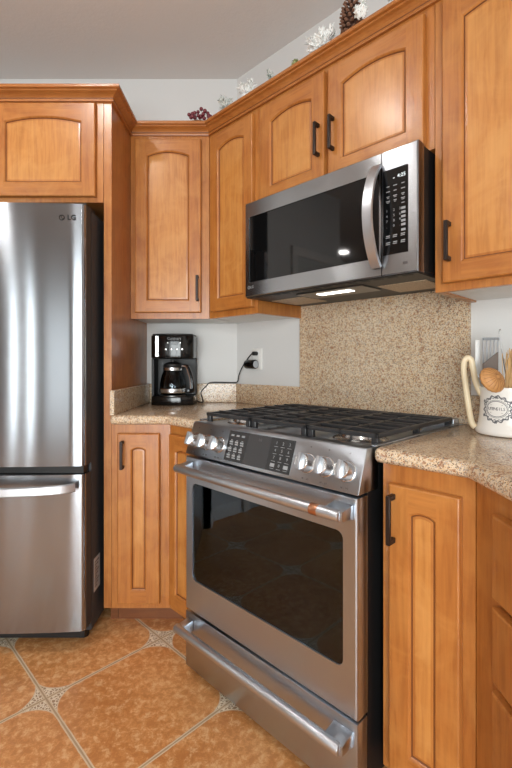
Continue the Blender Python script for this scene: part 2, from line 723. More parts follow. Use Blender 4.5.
def baseboard(name, p, q):
    p, q = Vector(p), Vector(q)
    d = (q - p).normalized()
    n = Vector((d.y, -d.x))
    mb = MB()
    mb.prism([p + n * 0.0005, p + n * 0.014, q + n * 0.014, q + n * 0.0005], 0.0, 0.10, 0.004, 2)
    struct(name, mb, TRIM)


baseboard('baseboard_stub', (-1.80, 1.70), (-1.66, 1.70))
baseboard('baseboard_angled', (-1.99, 1.51), (-1.81, 1.69))
baseboard('baseboard_hall', (-5.2, 0.95), (-2.55, 0.95))
baseboard('baseboard_dining', (-5.2, -2.2), (-5.2, 0.95))
baseboard('baseboard_right', (1.119, 0.15), (1.119, -2.2))
baseboard('baseboard_front', (-2.95, -2.2), (-5.2, -2.2))

# patio door behind the camera, added sidelights and entry door, passage door
b = MB()
for x0, x1 in ((-1.50, -1.44), (-0.39, -0.31), (0.74, 0.80)):
    b.box(x0, x1, -2.31, -2.20, 0.0, 2.12, 0.004)
b.box(-1.44, 0.74, -2.31, -2.20, 2.05, 2.12, 0.004)
b.box(-1.44, 0.74, -2.31, -2.20, 0.0, 0.06, 0.004)
w1 = struct('window_1', b, TRIM)
OFF[w1.name] = Vector((0, 0, 0))
b = MB(); b.box(-1.44, 0.74, -2.262, -2.256, 0.06, 2.05); b.build('pane', PANE, w1)
for n_, x_ in ((2, -2.86), (3, -2.54)):  # made-up window slits, out of view, mirrored as stripes in the refrigerator
    b = MB()
    b.box(x_ - .05, x_ - .042, -2.31, -2.2, .2, 2.12); b.box(x_ + .042, x_ + .05, -2.31, -2.2, .2, 2.12)
    b.box(x_ - .042, x_ + .042, -2.31, -2.2, .2, .21); b.box(x_ - .042, x_ + .042, -2.31, -2.2, 2.11, 2.12)
    w2 = struct('window_%d' % n_, b, TRIM)
    OFF[w2.name] = Vector((0, 0, 0))
    b = MB(); b.box(x_ - .042, x_ + .042, -2.212, -2.208, .21, 2.11); b.build('pane', PANE, w2)
b = MB()
b.box(-2.42, -2.27, -2.199, -2.16, 0.004, 2.05, .003); b.box(-1.73, -1.58, -2.199, -2.16, 0.004, 2.05, .003)
b.box(-2.27, -1.73, -2.199, -2.16, 0.004, 0.30, .003); b.box(-2.27, -1.73, -2.199, -2.16, 1.90, 2.05, .003)
d2 = struct('added_door', b, plain('added_door_paint', srgb(150, 142, 134), 0.45))  # made-up door out of view, there for its reflection in the refrigerator
OFF[d2.name] = Vector((0, 0, 0))
b = MB(); b.box(-2.27, -1.73, -2.178, -2.172, .30, 1.90); b.build('pane', PANE, d2)
# dark panelled door on the angled wall: (s, t) frame turned the other way, built in world coordinates
b = MB()
M = Matrix.Translation((-2.015, 1.485, 0)) @ Matrix.Rotation(math.radians(45), 4, 'Z') @ Matrix.Rotation(PI, 4, 'Z')
b.box(0.0, 0.07, -0.001, 0.022, 0, 2.20, 0.004); b.box(0.70, 0.77, -0.001, 0.022, 0, 2.20, 0.004); b.box(0.0, 0.77, -0.001, 0.024, 2.12, 2.20, 0.004)
b.mi = 1
b.box(0.07, 0.70, -0.001, 0.012, 0.005, 2.12)
for z0, z1 in ((0.2, 0.95), (1.08, 1.98)):
    b.box(0.15, 0.62, 0.012, 0.018, z0, z1, 0.004)
b.xf(M)
struct('door_1', b, [TRIM, plain('painted_door', srgb(200, 200, 198), 0.45)])


# ------------------------------------------------------------------ recessed ceiling lights
def can(x, y, label):
    t = thing('recessed_ceiling_light', label, 'ceiling light', 'back', (x, y, H), 'recessed ceiling lights')
    b = MB(); b.lathe([(0.075, -0.001), (0.078, -0.006), (0.098, -0.004), (0.10, -0.0003), (0.075, -0.0003)], (x, y, H), 32)
    b.build('trim_ring', TRIM, t)
    b = MB(); b.lathe([(0, -0.0035), (0.075, -0.0035), (0.075, -0.0015), (0, -0.0015)], (x, y, H), 32)
    b.build('lens', LENS, t)


can(-0.94, 0.99, 'round recessed ceiling light mirrored in the cabinet door above the microwave')
can(-4.57, 0.51, 'round recessed ceiling light mirrored as a small bright oval in the microwave window')
can(0.15, -0.85, 'round recessed ceiling light over the right hand counter behind the viewer')
can(-2.4, -0.85, 'round recessed ceiling light in the middle of the room behind the viewer')


# ------------------------------------------------------------------ cabinets
def door(b, x0, x1, z0, z1, y0, th=0.02, stile=0.058, rb=0.058, rt=0.058, rise=0.022):
    """framed door with an arched recessed panel; material 0 vertical grain, 1 horizontal grain, 2 glaze"""
    yf, e = y0 - th, 0.005
    def rect(d, y):
        return [(x0 + d, y, z0 + d), (x1 - d, y, z0 + d), (x1 - d, y, z1 - d), (x0 + d, y, z1 - d)]
    b.mi = 0
    b.loops([rect(0, y0), rect(0, yf + e), rect(e * 0.35, yf + e * 0.35), rect(e, yf)])
    b.face(list(reversed(rect(0, y0))))
    ix0, ix1, iz0 = x0 + stile, x1 - stile, z0 + rb
    cx, ha = (ix0 + ix1) / 2, (ix1 - ix0) / 2
    zs = z1 - rt - rise
    n = 18
    Rr = (ha * ha + rise * rise) / (2 * rise) if rise > 0 else None
    def loop(d, y):
        pts = [(ix0 + d, y, iz0 + d), (ix1 - d, y, iz0 + d)]
        for i in range(n + 1):
            x = (ix1 - d) + (ix0 - ix1 + 2 * d) * i / n
            z = zs + rise - Rr + math.sqrt((Rr - d) ** 2 - (x - cx) ** 2) if Rr else zs - d
            pts.append((x, y, z))
        return pts
    # stiles and rails
    b.face([(x0 + e, yf, z0 + e), (ix0, yf, z0 + e), (ix0, yf, z1 - e), (x0 + e, yf, z1 - e)], 0)
    b.face([(ix1, yf, z0 + e), (x1 - e, yf, z0 + e), (x1 - e, yf, z1 - e), (ix1, yf, z1 - e)], 0)
    b.face([(ix0, yf, z0 + e), (ix1, yf, z0 + e), (ix1, yf, iz0), (ix0, yf, iz0)], 1)
    arc = loop(0, yf)[2:]
    for p, q in zip(arc, arc[1:]):
        b.face([q, p, (p[0], yf, z1 - e), (q[0], yf, z1 - e)], 1)
    b.loops([loop(0, yf), loop(0.004, yf + 0.0025), loop(0.006, yf + 0.006)], mi=0)
    b.loops([loop(0.006, yf + 0.006), loop(0.008, yf + 0.0085), loop(0.0095, yf + 0.0085)], mi=2)
    b.loops([loop(0.0095, yf + 0.0085), loop(0.016, yf + 0.0075)], mi=0)
    b.face(loop(0.016, yf + 0.0075), 3)


DM = [WOOD_V, WOOD_H, GLAZE, WOOD_P]


def pull(b, x, z0, z1, y, out=0.032):
    """flat bar pull with square feet on a vertical line x"""
    b.box(x - 0.006, x + 0.006, y - out, y - out + 0.009, z0, z1, 0.0015, 1)
    for z in (z0, z1 - 0.014):
        b.box(x - 0.006, x + 0.006, y - out + 0.004, y + 0.0005, z, z + 0.014, 0.0015, 1)


def add_door(parent, x0, x1, z0, z1, y0, handle=None, name='door', **kw):
    b = MB(); door(b, x0, x1, z0, z1, y0, **kw)
    d = b.build(name, DM, parent, ang=30)
    if handle:
        hx, h0, h1 = handle
        b = MB(); pull(b, hx, h0, h1, y0 - 0.02)
        b.build('handle', BRONZE, d, label='dark bronze bar handle')
    return d


CT = 2.346           # top of the wall cabinets
UF, UW = 1.362, 1.682   # diagonal run: face plane and wall plane (distance t)
# back wall, wall cabinet beside the refrigerator panel
t = thing('wall_cabinet', 'wall cabinet with one arched door hanging above the coffee maker', 'cabinet', 'back', (-0.43, 2.158, 1.386), 'maple wall cabinets')
b = MB(); b.prism([(-0.6265, 2.158), (-0.2335, 2.158), (-0.1115, 2.486), (-0.6265, 2.486)], 1.400, CT)
b.prism([(-0.6265, 2.158), (-0.2335, 2.158), (-0.2335, 2.176), (-0.6265, 2.176)], 1.386, 1.400)
b.build('body', WOOD_V, t)
b = MB(); b.prism([(-0.626, 2.177), (-0.228, 2.177), (-0.1125, 2.485), (-0.626, 2.485)], 1.392, 1.3995); b.build('underside', WHITEP, t, label='white underside panel')
add_door(t, -0.601, -0.272, 1.415, 2.275, 2.157, (-0.289, 1.470, 1.595))

# above the refrigerator
t = thing('wall_cabinet', 'deep cabinet with arched doors directly above the refrigerator', 'cabinet', 'back', (-1.16, 1.878, 1.863), 'maple wall cabinets')
b = MB(); b.box(-1.655, -0.663, 1.878, 2.486, 1.863, CT); b.build('body', WOOD_V, t)
add_door(t, -1.144, -0.692, 1.883, 2.287, 1.877)
add_door(t, -1.62, -1.168, 1.883, 2.287, 1.877)

# tall side panel of the refrigerator recess
b = MB()
b.prism([(-0.661, 1.878), (-0.628, 1.878), (-0.628, 2.486), (-0.661, 2.486)], 0.10, CT)
t = thing('refrigerator_side_panel', 'tall maple end panel standing between the refrigerator and the coffee counter', 'panel', 'back', (-0.6445, 2.1, 0.0))
b.build('panel', WOOD_V, t)
b = MB(); b.prism([(-0.661, 1.968), (-0.628, 1.968), (-0.628, 2.486), (-0.661, 2.486)], 0.0, 0.0998); b.build('toe_kick', KICK, t)

# diagonal run wall cabinets (frame coordinates s, t)
def s_at(X, Y):
    return (X - Y) / R2, (X + Y) / R2


t = thing('wall_cabinet', 'narrow wall cabinet with one arched door just left of the microwave', 'cabinet', 'diag', (-1.52, UF, 1.386), 'maple wall cabinets')
c0 = s_at(-0.2320, 2.158); c1 = s_at(-0.1085, 2.486)
SN = -1.349
b = MB(); b.prism([(c0[0] + .0015, UF), (SN, UF), (SN, UW - .002), (c1[0] + .0015, UW - .002)], 1.400, CT)
b.prism([(c0[0] + .0015, UF), (SN, UF), (SN, UF + .018), (c0[0] + .01, UF + .018)], 1.386, 1.400)
b.box(SN - 0.018, SN, UF + .018, UW - .002, 1.386, 1.400)
b.build('body', WOOD_V, t)
b = MB(); b.prism([(c0[0] + .012, UF + .019), (SN - 0.019, UF + .019), (SN - 0.019, UW - .003), (c1[0] + .003, UW - .003)], 1.392, 1.3995)
b.build('underside', WHITEP, t, label='white underside panel')
add_door(t, -1.662, -1.366, 1.415, 2.275, UF - .001, stile=0.055)

t = thing('wall_cabinet', 'short two door wall cabinet directly above the microwave', 'cabinet', 'diag', (-0.956, UF, 1.842), 'maple wall cabinets')
b = MB(); b.box(-1.347, -0.565, UF, UW - .002, 1.842, CT); b.build('body', WOOD_V, t)
add_door(t, -1.318, -0.977, 1.858, 2.275, UF - .001, (-1.0015, 1.955, 2.08))
add_door(t, -0.960, -0.592, 1.858, 2.275, UF - .001, (-0.934, 1.955, 2.08))

t = thing('wall_cabinet', 'tall wall cabinet with a handled arched door right of the microwave', 'cabinet', 'diag', (-0.30, UF, 1.386), 'maple wall cabinets')
b = MB(); b.box(-0.563, 0.07, UF, UW - .002, 1.400, CT)
b.box(-0.563, 0.07, UF, UF + .018, 1.386, 1.400); b.box(-0.563, -0.545, UF + .018, UW - .002, 1.386, 1.400)
b.build('body', WOOD_V, t)
b = MB(); b.box(-0.544, 0.07, UF + .019, UW - .003, 1.392, 1.3995); b.build('underside', WHITEP, t, label='white underside panel')
add_door(t, -0.536, -0.09, 1.41, 2.285, UF - .001, (-0.512, 1.473, 1.592), rt=0.06)

# crown moulding: one mitred run over all the wall cabinets
prof = [(0.0005, 2.297), (0.011, 2.297), (0.012, 2.300), (0.011, 2.307), (0.007, 2.309), (0.009, 2.313), (0.015, 2.320), (0.024, 2.326), (0.034, 2.330), (0.036, 2.3325), (0.036, 2.335),
        (0.045, 2.337), (0.047, 2.340), (0.047, 2.349), (0.045, 2.351), (0.0005, 2.351)]
dEnd = 0.07
pth = [(-1.655, 1.878), (-0.628, 1.878), (-0.628, 2.158), (-0.2323, 2.158), ((UF + dEnd) / R2, (UF - dEnd) / R2)]
pth = [Vector(p) for p in pth]
t = thing('crown_molding', 'stepped wooden crown molding running along the top of the wall cabinets', 'molding', 'back', (-0.628, 2.0, 2.289))
b = MB()
ls = []
for i, p in enumerate(pth):
    ds = []
    if i > 0: ds.append((pth[i] - pth[i - 1]).normalized())
    if i < len(pth) - 1: ds.append((pth[i + 1] - pth[i]).normalized())
    ns = [Vector((d.y, -d.x)) for d in ds]
    if len(ns) == 2:
        m = (ns[0] + ns[1]).normalized()
        m = m / m.dot(ns[0])
    else:
        m = ns[0]
    ls.append([(p.x + m.x * o, p.y + m.y * o, z) for o, z in prof])
# separate segments so that every mitre is crisp
for a, c in zip(ls, ls[1:]):
    for k in range(len(prof)):
        q = (k + 1) % len(prof)
        b.face([a[k], a[q], c[q], c[k]], 1 if k in (3, 4) else 0)
b.face(list(reversed(ls[0]))); b.face(ls[-1])
bmesh.ops.recalc_face_normals(b.bm, faces=list(b.bm.faces))
bmesh.ops.remove_doubles(b.bm, verts=list(b.bm.verts), dist=1e-6)
b.build('profile', [CROWN, GLAZE], t, ang=25)

# base cabinets
BF, BWALL = 1.065, 1.682      # diagonal base face plane
t = thing('base_cabinet', 'base cabinet with one handled door below the coffee maker', 'cabinet', 'back', (-0.50, 1.878, 0.0), 'maple base cabinets')
cc = Vector((-0.3717, 1.878))
b = MB(); b.prism([(-0.6265, 1.878), (-0.3725, 1.878), (-0.112, 2.486), (-0.6265, 2.486)], 0.10, 0.899); b.build('body', WOOD_V, t)
b = MB(); b.prism([(-0.6265, 1.968), (-0.335, 1.968), (-0.112, 2.486), (-0.6265, 2.486)], 0.0, 0.10); b.build('toe_kick', KICK, t)
add_door(t, -0.598, -0.415, 0.126, 0.861, 1.877, (-0.572, 0.712, 0.832), rise=0.012)

c0 = s_at(-0.371, 1.878); c1 = s_at(-0.1085, 2.486); k0 = s_at(-0.333, 1.968)
t = thing('base_cabinet', 'narrow angled base cabinet between the coffee corner and the range', 'cabinet', 'diag', (-1.47, BF, 0.0), 'maple base cabinets')
b = MB(); b.prism([(c0[0] + .001, BF), (-1.353, BF), (-1.353, BWALL - .002), (c1[0] + .002, BWALL - .002)], 0.10, 0.899); b.build('body', WOOD_V, t)
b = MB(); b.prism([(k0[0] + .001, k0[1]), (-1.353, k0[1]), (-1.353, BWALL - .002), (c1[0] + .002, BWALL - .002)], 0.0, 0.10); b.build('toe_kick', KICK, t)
add_door(t, -1.575, -1.388, 0.126, 0.861, BF - .001, stile=0.045, rise=0.012)

RF = 0.509
c0 = s_at(0.508, 0.998); c1 = s_at(1.117, 1.260)
t = thing('base_cabinet', 'angled base cabinet with one handled door right of the range', 'cabinet', 'diag', (-0.46, BF, 0.0), 'maple base cabinets')
b = MB(); b.prism([(-0.580, BF), (c0[0] - .001, BF), (c1[0] - .004, BWALL - .002), (-0.580, BWALL - .002)], 0.085, 0.899); b.build('body', WOOD_V, t)
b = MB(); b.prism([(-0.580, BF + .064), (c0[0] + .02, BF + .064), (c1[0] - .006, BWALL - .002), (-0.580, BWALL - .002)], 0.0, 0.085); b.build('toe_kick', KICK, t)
add_door(t, -0.556, -0.375, 0.105, 0.850, BF - .001, (-0.540, 0.700, 0.826), stile=0.055, rise=0.012)

# right run: x' = -Y, y' = X
t = thing('drawer_base_cabinet', 'base cabinet with a stack of drawers at the right end of the counter', 'cabinet', 'right', (-0.6, RF, 0.0), 'maple base cabinets')
b = MB(); b.prism([(-0.996, RF), (-0.22, RF), (-0.22, 1.117), (-1.256, 1.117)], 0.085, 0.899); b.build('body', WOOD_V, t)
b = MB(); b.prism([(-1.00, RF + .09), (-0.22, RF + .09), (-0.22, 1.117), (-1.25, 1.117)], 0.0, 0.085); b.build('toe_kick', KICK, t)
for z0, z1 in ((0.678, 0.851), (0.504, 0.659), (0.318, 0.485), (0.105, 0.299)):
    b = MB(); door(b, -0.897, -0.40, z0, z1, RF - .001, stile=0.10, rb=0.03, rt=0.03, rise=0.0)
    b.build('drawer', DM, t, ang=30)

# ------------------------------------------------------------------ countertops and backsplash
def D(s, tt):
    return ((s + tt) / R2, (tt - s) / R2)


t = thing('countertop', 'beige granite countertop carrying the coffee maker', 'countertop', 'back', (-0.35, 2.2, 0.90), 'granite countertops')
b = MB()
b.prism([(-0.627, 1.848), (-0.384, 1.848), D(-1.354, 1.0352), D(-1.354, 1.680), (CXW, WB - .002), (-0.627, WB - .002)], 0.8995, 0.940, 0.015, 4)
b.build('slab', GRANITE, t)
b = MB()
b.box(-0.6275, -0.608, 1.852, 2.486, 0.9402, 1.047, 0.002, 1)
b.build('backsplash', GRANITE, t)
b = MB(); b.prism([(-0.6075, 2.468), D(-1.8193, 1.662), (CXW, WB - .001), (-0.6075, WB - .001)], 0.9402, 1.047, 0.002, 1)
b.build('backsplash', GRANITE, t)
b = MB(); b.prism([D(-1.8185, 1.662), D(-1.3595, 1.662), D(-1.3595, 1.681), D(-1.8355, 1.681)], 0.9402, 1.047, 0.002, 1)
b.build('backsplash', GRANITE, t)

t = thing('countertop', 'beige granite countertop right of the range, under the white pitcher', 'countertop', 'back', (0.7, 0.9, 0.90), 'granite countertops')
b = MB()
b.prism([D(-0.5955, 1.0352), (0.479, 0.985), (0.479, 0.22), (1.117, 0.22), (1.117, 1.259), D(-0.5955, 1.680)], 0.8995, 0.940, 0.016, 4)
b.build('slab', GRANITE, t)
b = MB(); b.prism([D(-0.5625, 1.662), D(-0.125, 1.662), D(-0.104, 1.681), D(-0.5625, 1.681)], 0.9402, 1.047, 0.002, 1)
b.build('backsplash', GRANITE, t)
b = MB(); b.box(1.098, 1.1175, 0.22, 1.236, 0.9402, 1.047, 0.002, 1); b.build('backsplash', GRANITE, t)

t = thing('granite_backsplash_panel', 'full height granite panel on the wall behind the range, below the microwave', 'backsplash', 'diag', (-0.961, 1.672, 0.93))
b = MB(); b.box(-1.3585, -0.5635, 1.6625, 1.6815, 0.9402, 1.4440, 0.001, 1); b.build('slab', GRANITE, t)

# ------------------------------------------------------------------ refrigerator
t = thing('refrigerator', 'stainless steel refrigerator with a bottom freezer drawer under the deep cabinet', 'refrigerator', 'back', (-1.1425, 2.1, 0.0))
FX0, FX1 = -1.60, -0.685


def fridge_y(x):
    return 1.712 + 0.018 * ((x + 1.1425) / 0.4575) ** 2


def plan(x0, x1, r0=0.012, r1=0.022, yb=1.792):
    pts = [(x0, yb), (x0, fridge_y(x0) + r0)]
    for i in range(1, 5):
        a = i / 4 * PI / 2
        pts.append((x0 + r0 * (1 - math.cos(a)), fridge_y(x0) + r0 * (1 - math.sin(a))))
    n = 18
    for i in range(1, n):
        x = x0 + r0 + (x1 - r1 - x0 - r0) * i / n
        pts.append((x, fridge_y(x)))
    for i in range(0, 6):
        a = i / 5 * PI / 2
        pts.append((x1 - r1 * (1 - math.sin(a)), fridge_y(x1) + r1 * (1 - math.cos(a))))
    pts.append((x1, yb))
    return pts


def dark_sides(o):
    for p in o.data.polygons:      # the painted door edge behind the steel skin
        if abs(p.normal.x) > .97:
            p.material_index = 1


b = MB(); b.box(FX0, FX1, 1.80, 2.44, 0.05, 1.80, 0.006, 2); b.build('case', CASE, t, label='dark grey case')
for x0, x1, r0, r1 in ((-1.1405, FX1, .008, .022), (FX0, -1.1445, .022, .008)):
    b = MB(); b.prism(plan(x0, x1, r0, r1), 0.752, 1.802)
    dr = b.build('refrigerator_door', [STEEL_F, CASE], t, ang=50)
    dark_sides(dr)
    if x1 == FX1:
        b = MB()
        b.text('LG', -0.7365, fridge_y(-0.735) - .0012, 1.7455, 0.028, bold=.0009)
        lx, lz = -0.775, 1.7455
        ring = [(lx + 0.0095 * math.cos(2 * PI * i / 20), fridge_y(lx) - .0012, lz + 0.0095 * math.sin(2 * PI * i / 20)) for i in range(20)]
        b.tube(ring, 0.0016, 6, (0, 1, 0), None, True)
        b.box(lx - .001, lx + .001, fridge_y(lx) - .002, fridge_y(lx), lz - .004, lz + .006)
        b.box(lx - .001, lx + .005, fridge_y(lx) - .002, fridge_y(lx), lz - .004, lz - .002)
        b.build('logo', BLACK, dr)
        b = MB(); b.box(FX1 - .06, FX1 - .004, 1.755, 1.86, 1.8025, 1.815, 0.004); b.build('hinge_cover', BLACK, dr)
# the freezer drawer
b = MB(); b.prism(plan(FX0, FX1, .022, .022), 0.09, 0.718)
dr = b.build('freezer_drawer', [STEEL_F, CASE], t, ang=50)
dark_sides(dr)
b = MB()
path, scl = [], []
for i in range(33):
    k = i / 32
    x = -1.572 + k * (1.572 - 0.716)
    bow = math.sin(PI * k) ** 0.55
    path.append((x, 1.716 - 0.012 - 0.080 * bow, 0.674))
b.sweep(path, [(-0.008, -0.016), (-0.008, 0.016), (0.001, 0.018), (0.008, 0.014), (0.008, -0.014), (0.001, -0.018)])
b.build('handle', SATIN, dr, label='bowed satin steel bar handle')
b = MB(); b.box(FX0 + .01, FX1 - .012, 1.745, 1.80, 0.720, 0.750); b.build('door_gasket', BLACK, t)
b = MB(); b.box(FX0 + .03, FX1 - .03, 1.80, 1.84, 0.02, 0.07); b.build('kick_grille', BLACK, t)
for x in (-1.55, -0.735):
    for y in (1.85, 2.38):
        b = MB(); b.cyl((x, y, 0.0), (x, y, 0.056), 0.02, 16, 0.003); b.build('foot', BLACK, t)
b = MB(); b.box(FX1, FX1 + .0006, 1.825, 1.895, 0.195, 0.335); lab = b.build('information_sticker', plain('sticker_paper', srgb(188, 190, 192), 0.5), t, label='pale paper sticker on the dark side')
b = MB()
for i in range(9):
    z = 0.318 - i * 0.013
    b.box(FX1 + .0006, FX1 + .0009, 1.832, 1.885 - (i % 3) * 0.012, z - .0025, z + .0025)
b.build('sticker_print', INKD, lab)

# ------------------------------------------------------------------ microwave
MC, MT = -0.9525, 1.2640
t = thing('microwave_oven', 'over the range stainless steel microwave with black window above the cooktop', 'microwave', 'diag', (MC, MT + .2, 1.4495))
mx0, mx1, mz0, mz1 = MC - .378, MC + .378, 1.4430, 1.840
b = MB(); b.box(mx0 + .003, mx1 - .003, MT + .042, 1.6615, mz0 + .006, mz1, 0.003, 1); b.build('case', BLACK, t)
gx = MC + .258
# the door
b = MB()
hole = rrect(MC - .354, MC + .249, 1.503, 1.777, 0.008, 4)
dx0, dx1 = mx0, gx - .0015
plate_hole(b, dx0 + .004, dx1, mz0 + .004, mz1 - .004, hole, MT)
def rc(d, y): return [(dx0 + d, y, mz0 + d), (dx1, y, mz0 + d), (dx1, y, mz1 - d), (dx0 + d, y, mz1 - d)]
b.loops([rc(0, MT + .042), rc(0, MT + .004), rc(.004, MT)])
b.loops([[(p[0], MT, p[1]) for p in hole], [(p[0], MT + .004, p[1]) for p in hole]])
md = b.build('door', STEEL_M, t, ang=30)
b = MB(); b.box(MC - .3545, MC + .2495, MT + .0035, MT + .010, 1.5025, 1.7775); b.build('window', MICROGLASS, md, label='black glass window')
b = MB()
path, n = [], 20
for i in range(n + 1):
    k = i / n
    path.append((MC + .244, MT - .006 - .058 * math.sin(PI * k) ** 0.75, 1.473 + .323 * k))
b.sweep(path, [(-.006, -.016), (-.006, .016), (0, .018), (.006, .015), (.006, -.015), (0, -.018)], up=(1, 0, 0))
b.build('handle', SATIN, md, label='bowed satin steel bar handle')
b = MB()
b.text('LG', MC - .334, MT - .0006, 1.482, 0.016)
b.tube([(MC - .353 + .006 * math.cos(2 * PI * i / 16), MT - .0006, 1.482 + .006 * math.sin(2 * PI * i / 16)) for i in range(16)], .0012, 6, (0, 1, 0), None, True)
b.build('logo', INK, md)
# control side
b = MB()
cx0, cx1 = gx + .0015, mx1
def rc2(d, y): return [(cx0, y, mz0 + d), (cx1 - d, y, mz0 + d), (cx1 - d, y, mz1 - d), (cx0, y, mz1 - d)]
b.loops([rc2(0, MT + .042), rc2(0, MT + .004), rc2(.004, MT)])
b.face(rc2(.004, MT))
cp = b.build('control_housing', STEEL_M, t, ang=30)
b = MB(); b.box(MC + .264, MC + .347, MT - .0012, MT + .002, 1.507, 1.776, 0.0004, 1); kp = b.build('keypad', MICROGLASS, cp, label='black keypad')
b = MB()
kx = [MC + .281, MC + .305, MC + .331]
for r, z in enumerate((1.722, 1.706, 1.690, 1.676, 1.661)):
    for c in range(3):
        if r == 0 or c == 2 or r in (1, 2, 3):
            wd = 0.010 + 0.003 * ((r + c) % 2)
            b.box(kx[c] - wd * .5, kx[c] + wd * .5, MT - .0016, MT - .0011, z - .0014, z + .0014)
            if r in (2, 3): b.box(kx[c] - wd * .35, kx[c] + wd * .35, MT - .0016, MT - .0011, z - .0055, z - .0035)
for r, row in enumerate(('123', '456', '789', '.0.')):
    for c in range(3):
        b.text(row[c], kx[c] - .004 if c < 2 else kx[1] + .016, MT - .0014, 1.645 - r * .0165, 0.011)
for r, z in enumerate((1.645, 1.632, 1.619, 1.606, 1.594, 1.578)):
    b.box(kx[2] - .006, kx[2] + .008, MT - .0016, MT - .0011, z - .0042, z + .0032)
for r, z in enumerate((1.566, 1.545)):
    for c in range(3):
        b.box(kx[c] - .007, kx[c] + .007, MT - .0016, MT - .0011, z - .0016, z + .0016)
        b.box(kx[c] - .008, kx[c] + .006, MT - .0016, MT - .0011, z - .0066, z - .0040)
b.build('key_legends', INK, kp)
b = MB(); b.text('4:25', MC + .326, MT - .0014, 1.7475, 0.016); b.box(MC + .298, MC + .303, MT - .0016, MT - .0011, 1.744, 1.746); b.build('clock_digits', DIGIT, kp)
b = MB(); b.box(MC + .330, MC + .345, MT - .0004, MT + .0003, 1.470, 1.478); b.build('badge', DARKSTEEL, cp)
# underside
b = MB(); b.box(mx0 + .004, mx1 - .004, MT + .006, 1.640, mz0 - .004, mz0 + .0055, 0.002, 1); us = b.build('underside', UNDER, t, label='dark vented underside')
b = MB(); b.box(MC + .170, MC + .345, MT + .13, MT + .30, mz0 - .007, mz0 - .004, .001, 1); b.build('vent_filter', FILTER, us, label='tan mesh filter')
b = MB(); b.box(MC - .345, MC - .170, MT + .13, MT + .30, mz0 - .007, mz0 - .004, .001, 1); b.build('vent_filter', FILTER, us, label='tan mesh filter')
b = MB(); b.box(MC - .15, MC + .15, MT + .06, MT + .20, mz0 - .009, mz0 - .004, .002, 1); hs = b.build('lamp_housing', DARKSTEEL, us)
b = MB(); b.box(MC - .075, MC + .075, MT + .095, MT + .135, mz0 - .011, mz0 - .009, .0008, 1); b.build('lamp_lens', HOODLENS, hs, label='lit lamp lens')
b = MB()
for i in range(14):
    b.box(MC - .33 + i * .05, MC - .30 + i * .05, MT + .016, MT + .03, mz0 - .0052, mz0 - .0040)
b.build('intake_grille', BLACK, us)

# ------------------------------------------------------------------ range
RC, RT = -0.9727, 0.9685
HW = 0.3725
t = thing('gas_range', 'stainless steel slide in gas range between the two granite counters', 'stove', 'diag', (RC, RT + .35, 0.0))


def rx(v): return RC + v
def ry(v): return RT + v


b = MB()   # body shell, open at the front so that the oven cavity is real
b.box(rx(-.368), rx(-.335), ry(.055), ry(.66), .03, .915); b.box(rx(.335), rx(.368), ry(.055), ry(.66), .03, .915)
b.box(rx(-.335), rx(.335), ry(.62), ry(.66), .03, .915); b.box(rx(-.335), rx(.335), ry(.056), ry(.62), .80, .915)
b.box(rx(-.335), rx(.335), ry(.056), ry(.62), .03, .30)
b.build('body', BLACK, t, label='black side panels and body')
b = MB()
b.box(rx(-.334), rx(.334), ry(.600), ry(.619), .301, .799); b.box(rx(-.3345), rx(-.320), ry(.06), ry(.60), .301, .799)
b.box(rx(.320), rx(.3345), ry(.06), ry(.60), .301, .799); b.box(rx(-.32), rx(.32), ry(.06), ry(.60), .301, .312); b.box(rx(-.32), rx(.32), ry(.06), ry(.60), .785, .799)
b.build('oven_cavity', CAVITY, t)
for z in (.40, .54):
    b = MB()
    fr_ = [(rx(-.315), ry(.09), z), (rx(.315), ry(.09), z), (rx(.315), ry(.58), z), (rx(-.315), ry(.58), z)]
    b.tube([fr_[0], fr_[1]], .004, 8); b.tube([fr_[2], fr_[3]], .004, 8); b.tube([fr_[1], fr_[2]], .004, 8); b.tube([fr_[3], fr_[0]], .004, 8)
    for i in range(22):
        x = rx(-.30 + .6 * i / 21)
        b.tube([(x, ry(.09), z + .003), (x, ry(.58), z + .003)], .0022, 6)
    b.tube([(rx(-.315), ry(.33), z - .004), (rx(.315), ry(.33), z - .004)], .003, 6)
    b.build('oven_rack', CHROME, t)
for x in (-.30, .30):
    for y in (.12, .60):
        b = MB(); b.cyl((rx(x), ry(y), 0), (rx(x), ry(y), .032), .018, 14, .003); b.build('foot', BLACK, t)
# oven door
b = MB()
hole = rrect(rx(-.331), rx(.329), .360, .720, .022, 6)
z0, z1 = .241, .815
plate_hole(b, rx(-HW) + .006, rx(HW) - .006, z0 + .003, z1 - .003, hole, RT)
def od(d, y, dz=None): 
    dz = d if dz is None else dz
    return [(rx(-HW) + d, y, z0 + dz), (rx(HW) - d, y, z0 + dz), (rx(HW) - d, y, z1 - dz), (rx(-HW) + d, y, z1 - dz)]
b.loops([od(0, ry(.050)), od(0, ry(.006)), od(.0018, ry(.0018), .001), od(.006, RT, .003)])
b.loops([[(p[0], RT, p[1]) for p in hole], [(p[0], ry(.004), p[1]) for p in hole]])
hi = rrect(rx(-.30), rx(.30), .375, .705, .02, 6)
b.mi = 1
plate_hole(b, rx(-HW), rx(HW), z0, z1, hi, ry(.050))
odr = b.build('oven_door', [STEEL, BLACK], t, ang=32)
b = MB(); b.box(rx(-.332), rx(.330), ry(.004), ry(.008), .359, .721); b.build('window', OVENGLASS, odr, label='dark glass window')


